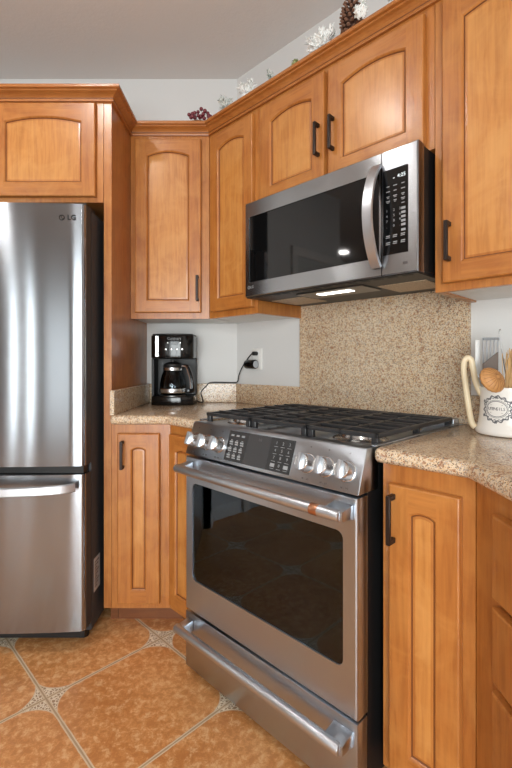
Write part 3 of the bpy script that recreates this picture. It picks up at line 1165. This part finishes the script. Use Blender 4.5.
def bar_handle(parent, z, band):
    b = MB()
    x0, x1 = rx(-.362), rx(.353)
    b.cyl((x0, ry(-.050), z), (x1, ry(-.050), z), .0150, 28, .003)
    h = b.build('handle', SATIN, parent, label='round satin steel bar handle')
    for x in (x0 + .004, x1 - .052):
        b = MB()
        b.prism_x([(ry(-.052), z - .0125), (ry(-.052), z + .0125), (ry(-.02), z + .017), (ry(.0), z + .020), (ry(.0), z - .020), (ry(-.02), z - .016)], x, x + (.034 if x < x0 + .1 else .060), .003, 2)
        b.build('handle_mount', STEEL, h)
    if band:
        b = MB(); b.cyl((rx(.262), ry(-.050), z), (rx(.288), ry(-.050), z), .0158, 28, .0008)
        b.build('copper_band', COPPER, h, label='engraved copper band')


bar_handle(odr, .778, True)
b = MB(); b.box(rx(-HW), rx(HW), ry(0), ry(.05), .024, .232, .0035, 2); dw = b.build('warming_drawer', STEEL, t, ang=32)
bar_handle(dw, .190, False)
# control panel: slanted front
YB, ZB, YT, ZT = ry(.000), .8225, ry(.040), .938
b = MB()
b.prism_x([(YB, ZB), (YT, ZT), (ry(.10), ZT), (ry(.10), ZB)], rx(-.376), rx(.376), .004, 2)
cpn = b.build('control_panel', STEEL, t, ang=32)
sl = math.atan2(YT - YB, ZT - ZB)
nrm = Vector((0, -math.cos(sl), math.sin(sl)))
upv = Vector((0, math.sin(sl), math.cos(sl)))


def pp(x, k, out=0.0):
    """point on the slanted control face: k from 0 (bottom) to 1 (top)"""
    return Vector((rx(x), YB, ZB)) + Vector((0, YT - YB, ZT - ZB)) * k + nrm * out


def slab(b, x0, x1, k0, k1, o0, o1):
    a = [pp(x0, k0, o0), pp(x1, k0, o0), pp(x1, k1, o0), pp(x0, k1, o0)]
    c = [pp(x0, k0, o1), pp(x1, k0, o1), pp(x1, k1, o1), pp(x0, k1, o1)]
    b.loops([a, c]); b.face(c); b.face(list(reversed(a)))


b = MB(); slab(b, -.157, .139, .09, .93, .0002, .0015); kp = b.build('touch_display', PANELBLK, cpn, label='black touch control display')
b = MB(); slab(b, -.060, .042, .092, .928, .0015, .0019); b.build('center_screen', PANELGRY, kp, label='charcoal screen between the keys')
b = MB()
Mt = lambda x, k, o: Matrix.Translation(pp(x, k, o)) @ Matrix.Rotation(-sl, 4, 'X')
for r in range(4):
    for c in range(3):
        x, k = .066 + c * .027, .80 - r * .185
        b.text(('123', '456', '789', '*0#')[r][c] if r < 3 else ('x', '0', 'x')[c], 0, 0, 0, .013, M=Mt(x, k, .0017))
        slab(b, x - .008, x + .008, k - .095, k - .085, .0015, .0018)
        if r == 3 and c != 1:
            slab(b, x - .009, x + .009, k - .05, k + .04, .0015, .0018)
b.build('digit_keys', INK, kp)
b = MB()
for r in range(4):
    for c in range(3):
        xx, kk = -.138 + c * .026, .80 - r * .185
        slab(b, xx - .008, xx + .007, kk - .02, kk + .03, .0015, .0018)
        if r > 0:
            slab(b, xx - .007, xx + .009, kk - .075, kk - .04, .0015, .0018)
            slab(b, xx - .004, xx + .004, kk + .045, kk + .065, .0015, .0018)
b.build('key_legends', INK, kp)
b = MB()
b.text('LG', 0, 0, 0, .012, M=Mt(-.005, .80, .0021)); b.build('logo', INKD, kp)
for x in (-.330, -.262, -.195, .198, .262, .330):
    p = pp(x, .46, .0)
    M = Matrix.Translation(p) @ nrm.to_track_quat('Z', 'Y').to_matrix().to_4x4()
    b = MB(); b.lathe([(0, .0005), (.0285, .0005), (.0285, .004), (.027, .0055), (.026, .006), (.0255, .008), (.0245, .031), (.0235, .034), (.0215, .036), (0, .0365)], None, 32, M)
    kn = b.build('knob', CHROME, cpn, ang=30, label='polished steel knob')
    b = MB(); b.box(-.0055, .0055, -.0235, .0235, .033, .050, .003, 2); b.xf(M @ Matrix.Rotation(math.radians(0), 4, 'Z'))
    b.build('grip', SATIN, kn)
    b = MB(); M2 = Mt(x, .86, .0004)
    b.text('o', 0, 0, 0, .009, M=M2)
    b.build('knob_symbol', INKD, cpn)
    b = MB()
    b.text('HI  -  LO', 0, 0, 0, .0065, M=Mt(x, .10, .0004))
    b.build('knob_marking', INKD, cpn)
# cooktop
b = MB()
b.box(rx(-.374), rx(.374), ry(.060), ry(.640), .918, .9330, .003, 2)
b.build('cooktop', STEEL, t, ang=30)
for x0, x1 in ((-.386, -.368), (.368, .386)):
    b = MB(); b.box(rx(x0), rx(x1), ry(.075), ry(.662), .9408, .9450, .0015, 2); b.build('side_flange', STEEL, t)
b = MB(); b.box(rx(-.376), rx(.376), ry(.042), ry(.078), .928, .9395, .003, 2); b.build('front_rim', STEEL, t)
b = MB(); b.box(rx(-.375), rx(.375), ry(.640), ry(.690), .905, .9620, .004, 2); b.build('rear_trim', STEEL, t)
for x, y, r in ((-.255, .205, .045), (-.255, .49, .036), (0, .34, .05), (.255, .205, .055), (.255, .49, .036)):
    b = MB(); b.lathe([(r + .030, .9333), (r + .024, .937), (r + .008, .939), (r + .004, .9475), (0, .9475)], (rx(x), ry(y), 0), 28)
    bb = b.build('burner', CHROME, t, ang=30, label='pale metal burner base')
    b = MB(); b.lathe([(0, .948), (r - .002, .948), (r, .950), (r - .003, .9535), (0, .9545)], (rx(x), ry(y), 0), 28)
    b.build('burner_cap', IRON, bb, label='black burner cap')
# grates: three cast iron sections
gz0, gz1 = .9575, .9705
for gx0, gx1 in ((-.374, -.128), (-.124, .124), (.128, .374)):
    b = MB()
    y0, y1 = .100, .628
    wd = .0055
    def gbar(xa, xb, ya, yb, za=gz0, zb=gz1):
        b.box(rx(xa), rx(xb), ry(ya), ry(yb), za, zb, .0025, 2)
    gbar(gx0, gx1, y0, y0 + .012); gbar(gx0, gx1, y1 - .012, y1)
    gbar(gx0, gx0 + .012, y0, y1); gbar(gx1 - .012, gx1, y0, y1)
    xm = (gx0 + gx1) / 2
    gbar(xm - wd, xm + wd, y0, y1)
    for i in range(1, 8):
        y = y0 + (y1 - y0) * i / 8
        if i == 4:
            gbar(gx0, gx1, y - .007, y + .007)
        else:
            gbar(gx0 + .004, xm - .020 if i in (2, 6) else gx1 - .004, y - wd * .85, y + wd * .85, gz0 + .003, gz1 + .003)
            if i in (2, 6): gbar(xm + .020, gx1 - .004, y - wd * .85, y + wd * .85, gz0 + .003, gz1 + .003)
    for xx in (gx0 + .012, gx1 - .012):
        for yy in (y0 + .010, (y0 + y1) / 2, y1 - .010):
            b.box(rx(xx) - .010, rx(xx) + .010, ry(yy) - .008, ry(yy) + .008, .9332, gz0 + .004, .002, 1)
    b.build('grate', IRON, t, ang=30, label='cast iron grate section')

# ------------------------------------------------------------------ coffee maker
CZ = .9405
cx, cyf, cyb = -0.446, 2.268, 2.455
t = thing('coffee_maker', 'black drip coffee maker on the counter in the corner beside the tall panel', 'coffee maker', 'back', (cx, 2.37, CZ))


def rplan(x0, x1, y0, y1, bul, n=14):
    pts = [(x1, y1), (x0, y1)]
    for i in range(n + 1):
        k = i / n
        a = (2 * k - 1)
        pts.append((x0 + (x1 - x0) * k, y0 + bul * abs(a) ** 2.6))
    return pts


b = MB(); b.prism(rplan(cx - .113, cx + .113, cyf, cyb, .035), CZ, CZ + .048, .004, 2); bs = b.build('base', BGLOSS, t, ang=30)
b = MB(); b.lathe([(0, .048), (.068, .048), (.068, .0515), (.06, .052), (0, .052)], (cx - .002, 2.334, CZ), 28); b.build('warming_plate', DARKSTEEL, bs)
b = MB(); b.prism([(cx - .113, 2.405), (cx + .113, 2.405), (cx + .113, cyb), (cx - .113, cyb)], CZ + .0482, CZ + .2495, .003, 1)
b.box(cx - .113, cx - .098, 2.31, 2.406, CZ + .0482, CZ + .2495, .003, 1)
b.build('tower', BLACK, t)
b = MB(); b.prism(rplan(cx - .113, cx + .113, cyf, cyb, .035), CZ + .250, CZ + .372, .006, 3); hd = b.build('brew_head', BGLOSS, t, ang=30)
b = MB(); b.prism(rplan(cx - .108, cx + .108, cyf + .008, cyb - .002, .035), CZ + .3722, CZ + .380, .003, 2); b.build('lid', BLACK, t)
b = MB(); b.text('Cuisinart', cx + .016, cyf - .0006, CZ + .353, .020); b.build('brand_print', INK, hd)
b = MB(); b.box(cx - .005, cx + .035, cyf - .0012, cyf + .003, CZ + .322, CZ + .338, .0008, 1); ds = b.build('display', plain('grey_display', srgb(48, 53, 57), .2), hd, label='small grey clock display')
b = MB(); b.text('12:00', cx + .015, cyf - .0016, CZ + .330, .013); b.build('display_digits', INK, ds)
for x in (-.028, .001, .030, .058):
    b = MB(); b.cyl((cx + x, cyf + .004, CZ + .297), (cx + x, cyf - .003, CZ + .297), .0055, 16, .001); b.build('button', CHROME, hd, label='round silver button')
for x in (-.018, .048):
    b = MB(); b.cyl((cx + x, cyf + .004, CZ + .331), (cx + x, cyf - .002, CZ + .331), .0035, 12, .0006); b.build('button', CHROME, hd, label='tiny silver button')
b = MB(); b.box(cx - .085, cx - .065, cyf + .0035, cyf + .02, CZ + .256, CZ + .368, .002, 1); b.build('chrome_strip', CHROME, hd, label='bright vertical chrome strip')
# cord to the outlet
oc = Vector(w_of('diag', (-1.6665, 1.682, 1.187)))
pts = [(-0.345, 2.455, .955), (-0.325, 2.44, .947), (-0.300, 2.43, .9445), (-0.305, 2.45, .965), (-0.312, 2.458, 1.0), (-0.285, 2.458, 1.032), (-0.262, 2.462, 1.052), (-0.20, 2.474, 1.054),
       (-0.13, 2.474, 1.053), (-0.105, 2.458, 1.060), (-0.095, 2.43, 1.10), (-0.075, 2.415, 1.145), (-0.045, 2.385, 1.19), (-0.025, 2.355, 1.213), (oc.x - .026, oc.y - .026, 1.2165)]


def smooth_path(ps, n=6):
    ps = [Vector(p) for p in ps]
    out = []
    for i in range(len(ps) - 1):
        p0, p1, p2, p3 = ps[max(i - 1, 0)], ps[i], ps[i + 1], ps[min(i + 2, len(ps) - 1)]
        for j in range(n):
            u = j / n
            out.append(0.5 * ((2 * p1) + (p2 - p0) * u + (2 * p0 - 5 * p1 + 4 * p2 - p3) * u * u + (3 * p1 - p0 - 3 * p2 + p3) * u ** 3))
    out.append(ps[-1])
    return out


b = MB(); b.tube(smooth_path(pts), .0032, 8); cd = b.build('power_cord', PIPE, t, label='thin black power cord')
b = MB()
n45 = Vector((-1, -1, 0)).normalized()
p = Vector((oc.x, oc.y, 1.2165))
b.cyl(p + n45 * .0085, p + n45 * .040, .011, 14, .003); b.build('plug', PIPE, cd)

# carafe: lifts out of the maker
kx_, ky_, kz_ = cx - .002, 2.328, CZ + .0525
t = thing('coffee_carafe', 'glass coffee carafe with black handle standing under the brew head', 'carafe', 'back', (kx_, ky_, kz_))
b = MB(); b.lathe([(0, .001), (.050, .001), (.060, .006), (.067, .025), (.066, .055), (.058, .090), (.048, .115), (.046, .128), (.0445, .128), (.0465, .114), (.056, .090), (.0642, .055), (.0652, .025), (.058, .008), (.049, .003), (0, .003)], (kx_, ky_, kz_), 36)
b.build('glass_body', CLEARG, t, ang=50)
b = MB(); b.lathe([(.068, .012), (.0688, .014), (.0688, .030), (.068, .032), (.0672, .03), (.0672, .014), (.068, .012)], (kx_, ky_, kz_), 36); b.build('metal_band', CHROME, t, label='bright steel band at the foot')
b = MB(); b.lathe([(.0478, .116), (.0495, .118), (.0485, .130), (.0465, .131), (.0463, .118), (.0478, .116)], (kx_, ky_, kz_), 36); b.build('metal_band', CHROME, t, label='bright steel band at the neck')
b = MB(); b.lathe([(0, .131), (.047, .131), (.049, .135), (.046, .146), (.030, .154), (.012, .158), (.012, .166), (0, .168)], (kx_, ky_, kz_), 32); b.build('lid', BLACK, t)
b = MB()
hp = smooth_path([(kx_ + .046, ky_ - .012, kz_ + .132), (kx_ + .075, ky_ - .022, kz_ + .137), (kx_ + .092, ky_ - .030, kz_ + .115), (kx_ + .106, ky_ - .036, kz_ + .070), (kx_ + .109, ky_ - .038, kz_ + .030), (kx_ + .098, ky_ - .034, kz_ + .020), (kx_ + .066, ky_ - .014, kz_ + .022)])
b.sweep(hp, [(-.008, -.005), (-.008, .005), (.008, .005), (.008, -.005)], up=(.3, 1, 0)); hn = b.build('handle', BGLOSS, t)
b = MB()
hp2 = smooth_path([(kx_ + .050, ky_ - .026, kz_ + .137), (kx_ + .072, ky_ - .032, kz_ + .1355), (kx_ + .086, ky_ - .040, kz_ + .110), (kx_ + .098, ky_ - .046, kz_ + .070), (kx_ + .100, ky_ - .048, kz_ + .034)])
b.sweep(hp2, [(-.003, -.004), (-.003, .004), (.003, .004), (.003, -.004)], up=(.3, 1, 0)); b.build('handle_trim', CHROME, hn, label='bright trim on the handle')

for o_ in t.children:
    for m_ in [o_] + list(o_.children):
        m_.data.transform(Matrix.Diagonal((1.04, 1.04, 1.13, 1)))

# ------------------------------------------------------------------ outlet and plug-in device
t = thing('wall_outlet', 'white wall outlet plate above the granite strip right of the coffee maker', 'outlet', 'diag', (-1.6665, 1.682, 1.187))
b = MB(); b.box(-1.7015, -1.6315, 1.6755, 1.6817, 1.1295, 1.2445, .003, 2); pl = b.build('cover_plate', TRIM, t)
for z in (1.2165, 1.1575):
    b = MB(); b.cyl((-1.6665, 1.6758, z), (-1.6665, 1.6742, z), .0165, 20, .0006); b.build('socket', WHITEP, pl)
t = thing('plug_in_device', 'small black cylindrical plug with a grey round end in the lower socket', 'plug', 'diag', (-1.6665, 1.65, 1.1575))
b = MB(); b.cyl((-1.718, 1.644, 1.158), (-1.646, 1.644, 1.158), .0245, 28, .004)
b.box(-1.678, -1.655, 1.655, 1.6738, 1.146, 1.170, .003, 1); dv = b.build('body', BGLOSS, t, ang=30)
b = MB(); b.cyl((-1.6465, 1.644, 1.158), (-1.6435, 1.644, 1.158), .0195, 28, .001); b.build('end_cap', GREYC, dv, label='grey end cap')

# ------------------------------------------------------------------ pitcher with utensils
px, py = .806, 1.375
t = thing('utensil_pitcher', 'white ceramic pitcher holding kitchen utensils on the right counter', 'pitcher', 'back', (px, py, CZ))
b = MB(); b.lathe([(0, .001), (.094, .001), (.0975, .006), (.096, .014), (.092, .020), (.0915, .026), (.089, .032), (.0885, .038), (.0855, .060), (.083, .100), (.0835, .132), (.087, .146), (.086, .149), (.083, .147),
                   (.079, .130), (.078, .100), (.080, .06), (.083, .02), (0, .012)], (px, py, CZ), 44)
b.build('jug', CERAMIC, t, ang=50)
b = MB()
ax = Vector((-0.93, 0.36, 0)).normalized()


def hpnt(o, z): return Vector((px, py, CZ + z)) + ax * o


hp = smooth_path([hpnt(.078, .122), hpnt(.094, .158), hpnt(.104, .208), hpnt(.108, .232), hpnt(.118, .241), hpnt(.129, .230), hpnt(.131, .200), hpnt(.124, .140), hpnt(.115, .070), hpnt(.107, .028), hpnt(.097, .016)])
sec = [(.0095 * math.cos(2 * PI * i / 12), .0075 * math.sin(2 * PI * i / 12)) for i in range(12)]
b.sweep(hp, sec, up=(-0.36, -0.93, 0)); b.build('handle', CREAM, t, ang=60, label='tall cream loop handle')


def wrap(a, z, out=.0006):
    """point on the pitcher front; a = angle to the right of the facing direction"""
    base = math.atan2(-py, -px) + FACE
    prof = [(.020, .092), (.026, .0915), (.032, .089), (.038, .0885), (.060, .0855), (.100, .083), (.132, .0835), (.146, .087)]
    r = .09
    for (z0, r0), (z1, r1) in zip(prof, prof[1:]):
        if z0 <= z <= z1:
            r = r0 + (r1 - r0) * (z - z0) / (z1 - z0)
    r += out
    th = base + a
    return Vector((px + r * math.cos(th), py + r * math.sin(th), CZ + z))


FACE = -0.42
b = MB()
def ell(ra, rz, wdt, n=40, wob=0.0, k=0):
    for i in range(n):
        a0, a1 = 2 * PI * i / n, 2 * PI * (i + 1) / n
        q = []
        for a, s in ((a0, 1), (a1, 1), (a1, -1), (a0, -1)):
            w_ = 1 + wob * math.sin(a * k)
            q.append(wrap((ra * w_ + s * wdt / .085) * math.cos(a), .083 + (rz * 1.15 * w_ + s * wdt) * math.sin(a)))
        b.face(q)
ell(.36, .0205, .0009)
ell(.40, .0235, .0006)
ell(.50, .0335, .0022, 96, .075, 14)
ell(.46, .0300, .0012, 96, .06, 20)
for a, z in ((0, .036), (0, -.040), (.50, .022), (-.50, .022), (.50, -.022), (-.50, -.022)):
    for k in range(6):
        th = 2 * PI * k / 6
        q = [wrap(a + (.006 * math.cos(th + j * 2.1)) / .085, .083 + z + .006 * math.sin(th + j * 2.1)) for j in (0, 1, 2)]
        b.face(q)
for s in (-1, 1):
    for z in (.012, -.012):
        q = [wrap(-.22, .083 + z - .0005), wrap(.22, .083 + z - .0005), wrap(.22, .083 + z + .0005), wrap(-.22, .083 + z + .0005)]
        b.face(q)
word = 'UTENSILS'
for i, ch in enumerate(word):
    a = -.265 + .53 * i / (len(word) - 1)
    p = wrap(a, .083, .0004)
    nv = Vector((p.x - px, p.y - py, 0)).normalized()
    M = Matrix(((-nv.y, -nv.x, 0, p.x), (nv.x, -nv.y, 0, p.y), (0, 0, 1, p.z), (0, 0, 0, 1)))
    b.text(ch, 0, 0, 0, .0135, M=M)
b.build('printed_emblem', INKE, t, smooth=False, label='grey oval ornament with the word UTENSILS')


def in_pitcher(name, label, cat, group='utensils in the white pitcher'):
    return thing(name, label, cat, 'back', (px, py, CZ + .014), group)


def PV(u, v, Y):
    """place along the viewing direction near the pitcher: helper from measured angles"""
    return Vector(((u - 256) / 432 * Y, Y, 1.165 - (v - 363) / 432 * Y))


# slotted turner, clear/bright blade
t = in_pitcher('slotted_turner', 'bright steel slotted turner standing tallest at the back of the pitcher', 'spatula')
a, c = PV(482, 338, 1.41), PV(500, 336, 1.41)
b = MB()
zt, zb = a.z, 1.075
wv_ = c.x - a.x
for i in range(5):
    x0 = a.x + wv_ * (i / 5 + .02); x1 = a.x + wv_ * (i / 5 + .11)
    b.box(x0, x1, 1.408, 1.411, zb + .02, zt, .0008, 1)
b.box(a.x, c.x, 1.408, 1.411, zt - .008, zt + .002, .001, 1); b.box(a.x, c.x, 1.408, 1.411, zb, zb + .03, .001, 1)
bl = b.build('blade', SATIN, t)
b = MB(); b.tube([(px + .012, 1.4, CZ + .02), ((a.x + c.x) / 2, 1.4095, zb + .01)], .005, 10); b.build('shaft', SATIN, t)
t = in_pitcher('narrow_spatula', 'narrow pale spatula leaning behind the cream handle in the pitcher', 'spatula')
a, c = PV(475, 340, 1.44), PV(480, 340, 1.44)
b = MB(); b.box(a.x, c.x, 1.438, 1.442, 1.118, a.z, .0015, 2); b.build('blade', WHITEP, t)
b = MB(); b.tube([(px - .006, 1.385, CZ + .02), ((a.x + c.x) / 2, 1.44, 1.125)], .004, 10); b.build('shaft', SATIN, t)
t = in_pitcher('silicone_scraper', 'grey brown scraper with a slanted edge in front of the slotted turner', 'spatula')
p0, p1, p2, p3 = PV(483, 364, 1.362), PV(498, 352, 1.362), PV(498, 382, 1.362), PV(484, 382, 1.362)
b = MB()
fl = [(q.x, 1.360, q.z) for q in (p0, p1, p2, p3)]; bk = [(q.x, 1.366, q.z) for q in (p0, p1, p2, p3)]
b.loops([fl, bk]); b.face(list(reversed(bk))); b.face(fl)
bmesh.ops.recalc_face_normals(b.bm, faces=list(b.bm.faces)); b.build('blade', GREYSIL, t)
b = MB(); b.tube([(px + .006, 1.366, CZ + .02), ((p2.x + p3.x) / 2, 1.363, p2.z + .008)], .005, 10); b.build('shaft', GREYSIL, t)
# round ribbed bamboo ladle head
t = in_pitcher('bamboo_scoop', 'round ribbed bamboo scoop resting on the pitcher rim at its left', 'scoop')
b = MB()
sc_ = PV(493, 379.5, 1.272)
seg = 36
axd = Vector((0.25, -0.85, 0.45)).normalized()
M = Matrix.Translation(sc_) @ axd.to_track_quat('Z', 'Y').to_matrix().to_4x4()
rows = []
for r, z in ((.0005, .020), (.012, .019), (.024, .015), (.034, .007), (.039, -.002), (.038, -.008), (.030, -.012), (.001, -.013)):
    rows.append([M @ Vector(((r * (1 + .035 * (i % 2))) * math.cos(2 * PI * i / seg), (r * (1 + .035 * (i % 2))) * math.sin(2 * PI * i / seg), z)) for i in range(seg)])
b.loops(rows); bmesh.ops.recalc_face_normals(b.bm, faces=list(b.bm.faces))
hd = b.build('bowl', BAMBOO, t, ang=20)
b = MB()
for i in range(18):
    a = 2 * PI * i / 18
    b.tube([M @ Vector((r * math.cos(a), r * math.sin(a), z + .0007)) for r, z in ((.006, .020), (.018, .0175), (.029, .0118), (.037, .003))], .0006, 5)
b.build('rib_lines', BAMBOOD, hd)
b = MB(); b.tube(smooth_path([(px - .030, 1.345, CZ + .05), (px - .048, 1.332, CZ + .135), (px - .057, 1.322, CZ + .163), (px - .072, 1.304, CZ + .172), M @ Vector((0, 0, -.012))]), .005, 10); b.build('shaft', BAMBOO, t)
# straw brush
t = in_pitcher('straw_brush', 'straw coloured bristle brush at the right side of the pitcher', 'brush')
b = MB()
rnd = random.Random(3)
q0 = Vector((.779, 1.336, 1.088))
for i in range(46):
    a, rr = rnd.uniform(0, 2 * PI), .012 * math.sqrt(rnd.random())
    p = q0 + Vector((rr * math.cos(a), rr * math.sin(a), 0))
    e = p + Vector((rnd.uniform(-.006, .02), rnd.uniform(-.01, .01), rnd.uniform(.075, .125)))
    b.tube([p, (p + e) / 2 + Vector((rnd.uniform(-.003, .003), 0, 0)), e], .0011, 5)
b.build('bristles', STRAW, t)
b = MB(); b.tube([(px + .022, 1.345, CZ + .02), q0 + Vector((0, 0, .004))], .007, 10); b.build('grip', BAMBOO, t)
t = in_pitcher('steel_skewer', 'thin steel rod rising beside the slotted turner in the pitcher', 'rod')
b = MB(); e = PV(499, 332, 1.385); b.tube([(px + .02, 1.385, CZ + .02), e], .0014, 8); b.tube(smooth_path([e, e + Vector((.002, 0, .008)), e + Vector((.006, 0, .006))], 4), .0014, 8); b.build('rod', DARKSTEEL, t)


# ------------------------------------------------------------------ decorations on the cabinet tops
DZ = 2.3513


def sprig(name, label, s, tt, size, mat, n, spread=1.0, tilt=(0, 0), seed=1, z_scale=1.0, nl=0.022):
    rnd = random.Random(seed)
    t = thing(name, label, 'decoration', 'diag', (s, tt, DZ), 'winter decorations on the cabinets')
    st = MB()
    nd = MB()
    for k in range(n):
        a = rnd.uniform(0, 2 * PI)
        e = Vector((math.cos(a) * spread * size * rnd.uniform(.3, 1) + tilt[0] * size * rnd.uniform(.2, 1), math.sin(a) * size * .35 * rnd.uniform(.2, 1), size * z_scale * rnd.uniform(.35, 1)))
        o = Vector((s, tt, DZ + .004))
        path = [o, o + e * .5 + Vector((0, 0, .004)), o + e]
        st.tube(path, .0016, 5)
        for q in range(36):
            u = .2 + .8 * q / 35
            c = o + e * u + Vector((0, 0, .004 * (1 - abs(2 * u - 1))))
            d = Vector((rnd.uniform(-1, 1), rnd.uniform(-1, 1), rnd.uniform(-.5, 1))).normalized()
            d = (d + e.normalized() * .6).normalized()
            L = nl * rnd.uniform(.6, 1.1)
            sd = d.cross(Vector((rnd.uniform(-1, 1), rnd.uniform(-1, 1), .3))).normalized() * .0027
            s2 = d.cross(sd).normalized() * .0027
            m_ = c + d * L * .45
            e_ = c + d * L
            if min(m_.z, e_.z) < DZ + .001:
                continue
            nd.loops([[c + sd * .4, c + s2 * .4, c - sd * .4], [m_ + sd, m_ + s2, m_ - sd], [e_ + sd * .3, e_ + s2 * .3, e_ - sd * .3]])
    st.build('stem', TWIG, t)
    nd.build('needles', mat, t, smooth=False)
    return t


def s_u(u, tt):
    r = (u - 256) / 432
    return tt * (r - 1) / (1 + r)


sprig('frosted_sprig', 'small grey green frosted sprig standing beside the red berries', s_u(225, 1.36), 1.36, .088, FROST_G, 14, .38, (0, 0), 3)
sprig('frosted_sprig', 'white frosted flower sprig, second one right of the berries', s_u(247, 1.35), 1.35, .070, FROST_W, 18, .75, (0, 0), 5)
sprig('frosted_sprig', 'tiny grey sprig standing alone above the narrow cabinet', s_u(272, 1.36), 1.36, .060, FROST_G, 12, .35, (0, 0), 8, 1.0, .016)
sprig('frosted_sprig', 'large bushy white frosted pine branch lying left of the pinecone', s_u(322, 1.345), 1.345, .095, FROST_W, 56, .62, (0, 0), 11, .66, .022)
sprig('frosted_sprig', 'white frosted tuft leaning against the front of the pinecone', s_u(361, 1.318), 1.318, .060, FROST_W, 22, .4, (0, 0), 13, 1.0, .014)
sprig('frosted_sprig', 'white frosted tuft cut by the top edge, right of the pinecone', s_u(397, 1.34), 1.34, .055, FROST_W, 16, .8, (0, 0), 17)
sprig('moss_tuft', 'pale yellow green tuft at the left end of the big frosted branch', s_u(298, 1.36), 1.36, .048, MOSS, 18, .8, (0, 0), 19, .8, .014)

# berries
bs_, bt_ = s_at(-0.240, 2.145)
t = thing('berry_pick', 'cluster of dark red berries lying on the cabinet top in the corner', 'decoration', 'back', (-0.25, 2.16, DZ), 'winter decorations on the cabinets')
b = MB()
rnd = random.Random(21)
spots = []
for i in range(18):
    k = i / 17
    x = -0.330 + .105 * k + rnd.uniform(-.004, .004)
    z = DZ + .014 + rnd.uniform(0.012, .040) * (0.5 + math.sin(PI * (0.15 + .8 * k)))
    y = 2.140 + rnd.uniform(-.015, .02)
    spots.append(Vector((x, y, z + .004)))
b.tube(smooth_path([(-.335, 2.156, DZ + .016), (-.29, 2.156, DZ + .026), (-.23, 2.158, DZ + .012), (-.20, 2.165, DZ + .004)]), .0018, 6)
for p in spots:
    b.tube([p, Vector((p.x + .012, 2.157, DZ + .016))], .0009, 5)
b.build('stem', TWIG, t)
for p in spots:
    b = MB(); b.sphere(p, rnd.uniform(.0085, .0105), 12); b.build('berry', BERRY, t)

# pinecone
ps, pt_ = s_u(352, 1.388), 1.388
t = thing('pinecone', 'tall brown pinecone standing upright on the cabinet above the microwave', 'pinecone', 'diag', (ps, pt_, DZ), 'winter decorations on the cabinets')
b = MB()
PH = .185
b.lathe([(0, .002), (.016, .004), (.024, .03), (.022, .09), (.010, .14), (0, PH - .006)], (ps, pt_, DZ), 16)
core = b.build('core', CONE, t)
b = MB()
N = 110
for i in range(N):
    k = i / (N - 1)
    z = .010 + (PH - .018) * k
    R = .043 * math.sin(PI * (.20 + .72 * k)) ** .8 + .004
    a = i * 2.39996
    d = Vector((math.cos(a), math.sin(a), 0)); sd = Vector((-math.sin(a), math.cos(a), 0))
    up_ = Vector((0, 0, 1))
    c = Vector((ps, pt_, DZ + z))
    w_ = .0078 * (1 - .35 * k)
    tip = c + d * R + up_ * .005
    l0 = [c + d * .012 + sd * w_ * .4, c + d * .012 + up_ * .003, c + d * .012 - sd * w_ * .4, c + d * .012 - up_ * .002]
    m0 = c + d * R * .75 + up_ * .003
    l1 = [m0 + sd * w_, m0 + up_ * .003, m0 - sd * w_, m0 - up_ * .002]
    l2 = [tip + sd * w_ * .75, tip + up_ * .002, tip - sd * w_ * .75, tip - up_ * .002]
    b.mi = 0
    b.loops([l0, l1])
    b.mi = 1
    b.loops([l1, l2]); b.face(l2)
b.build('scales', [CONE, CONET], t, smooth=False)
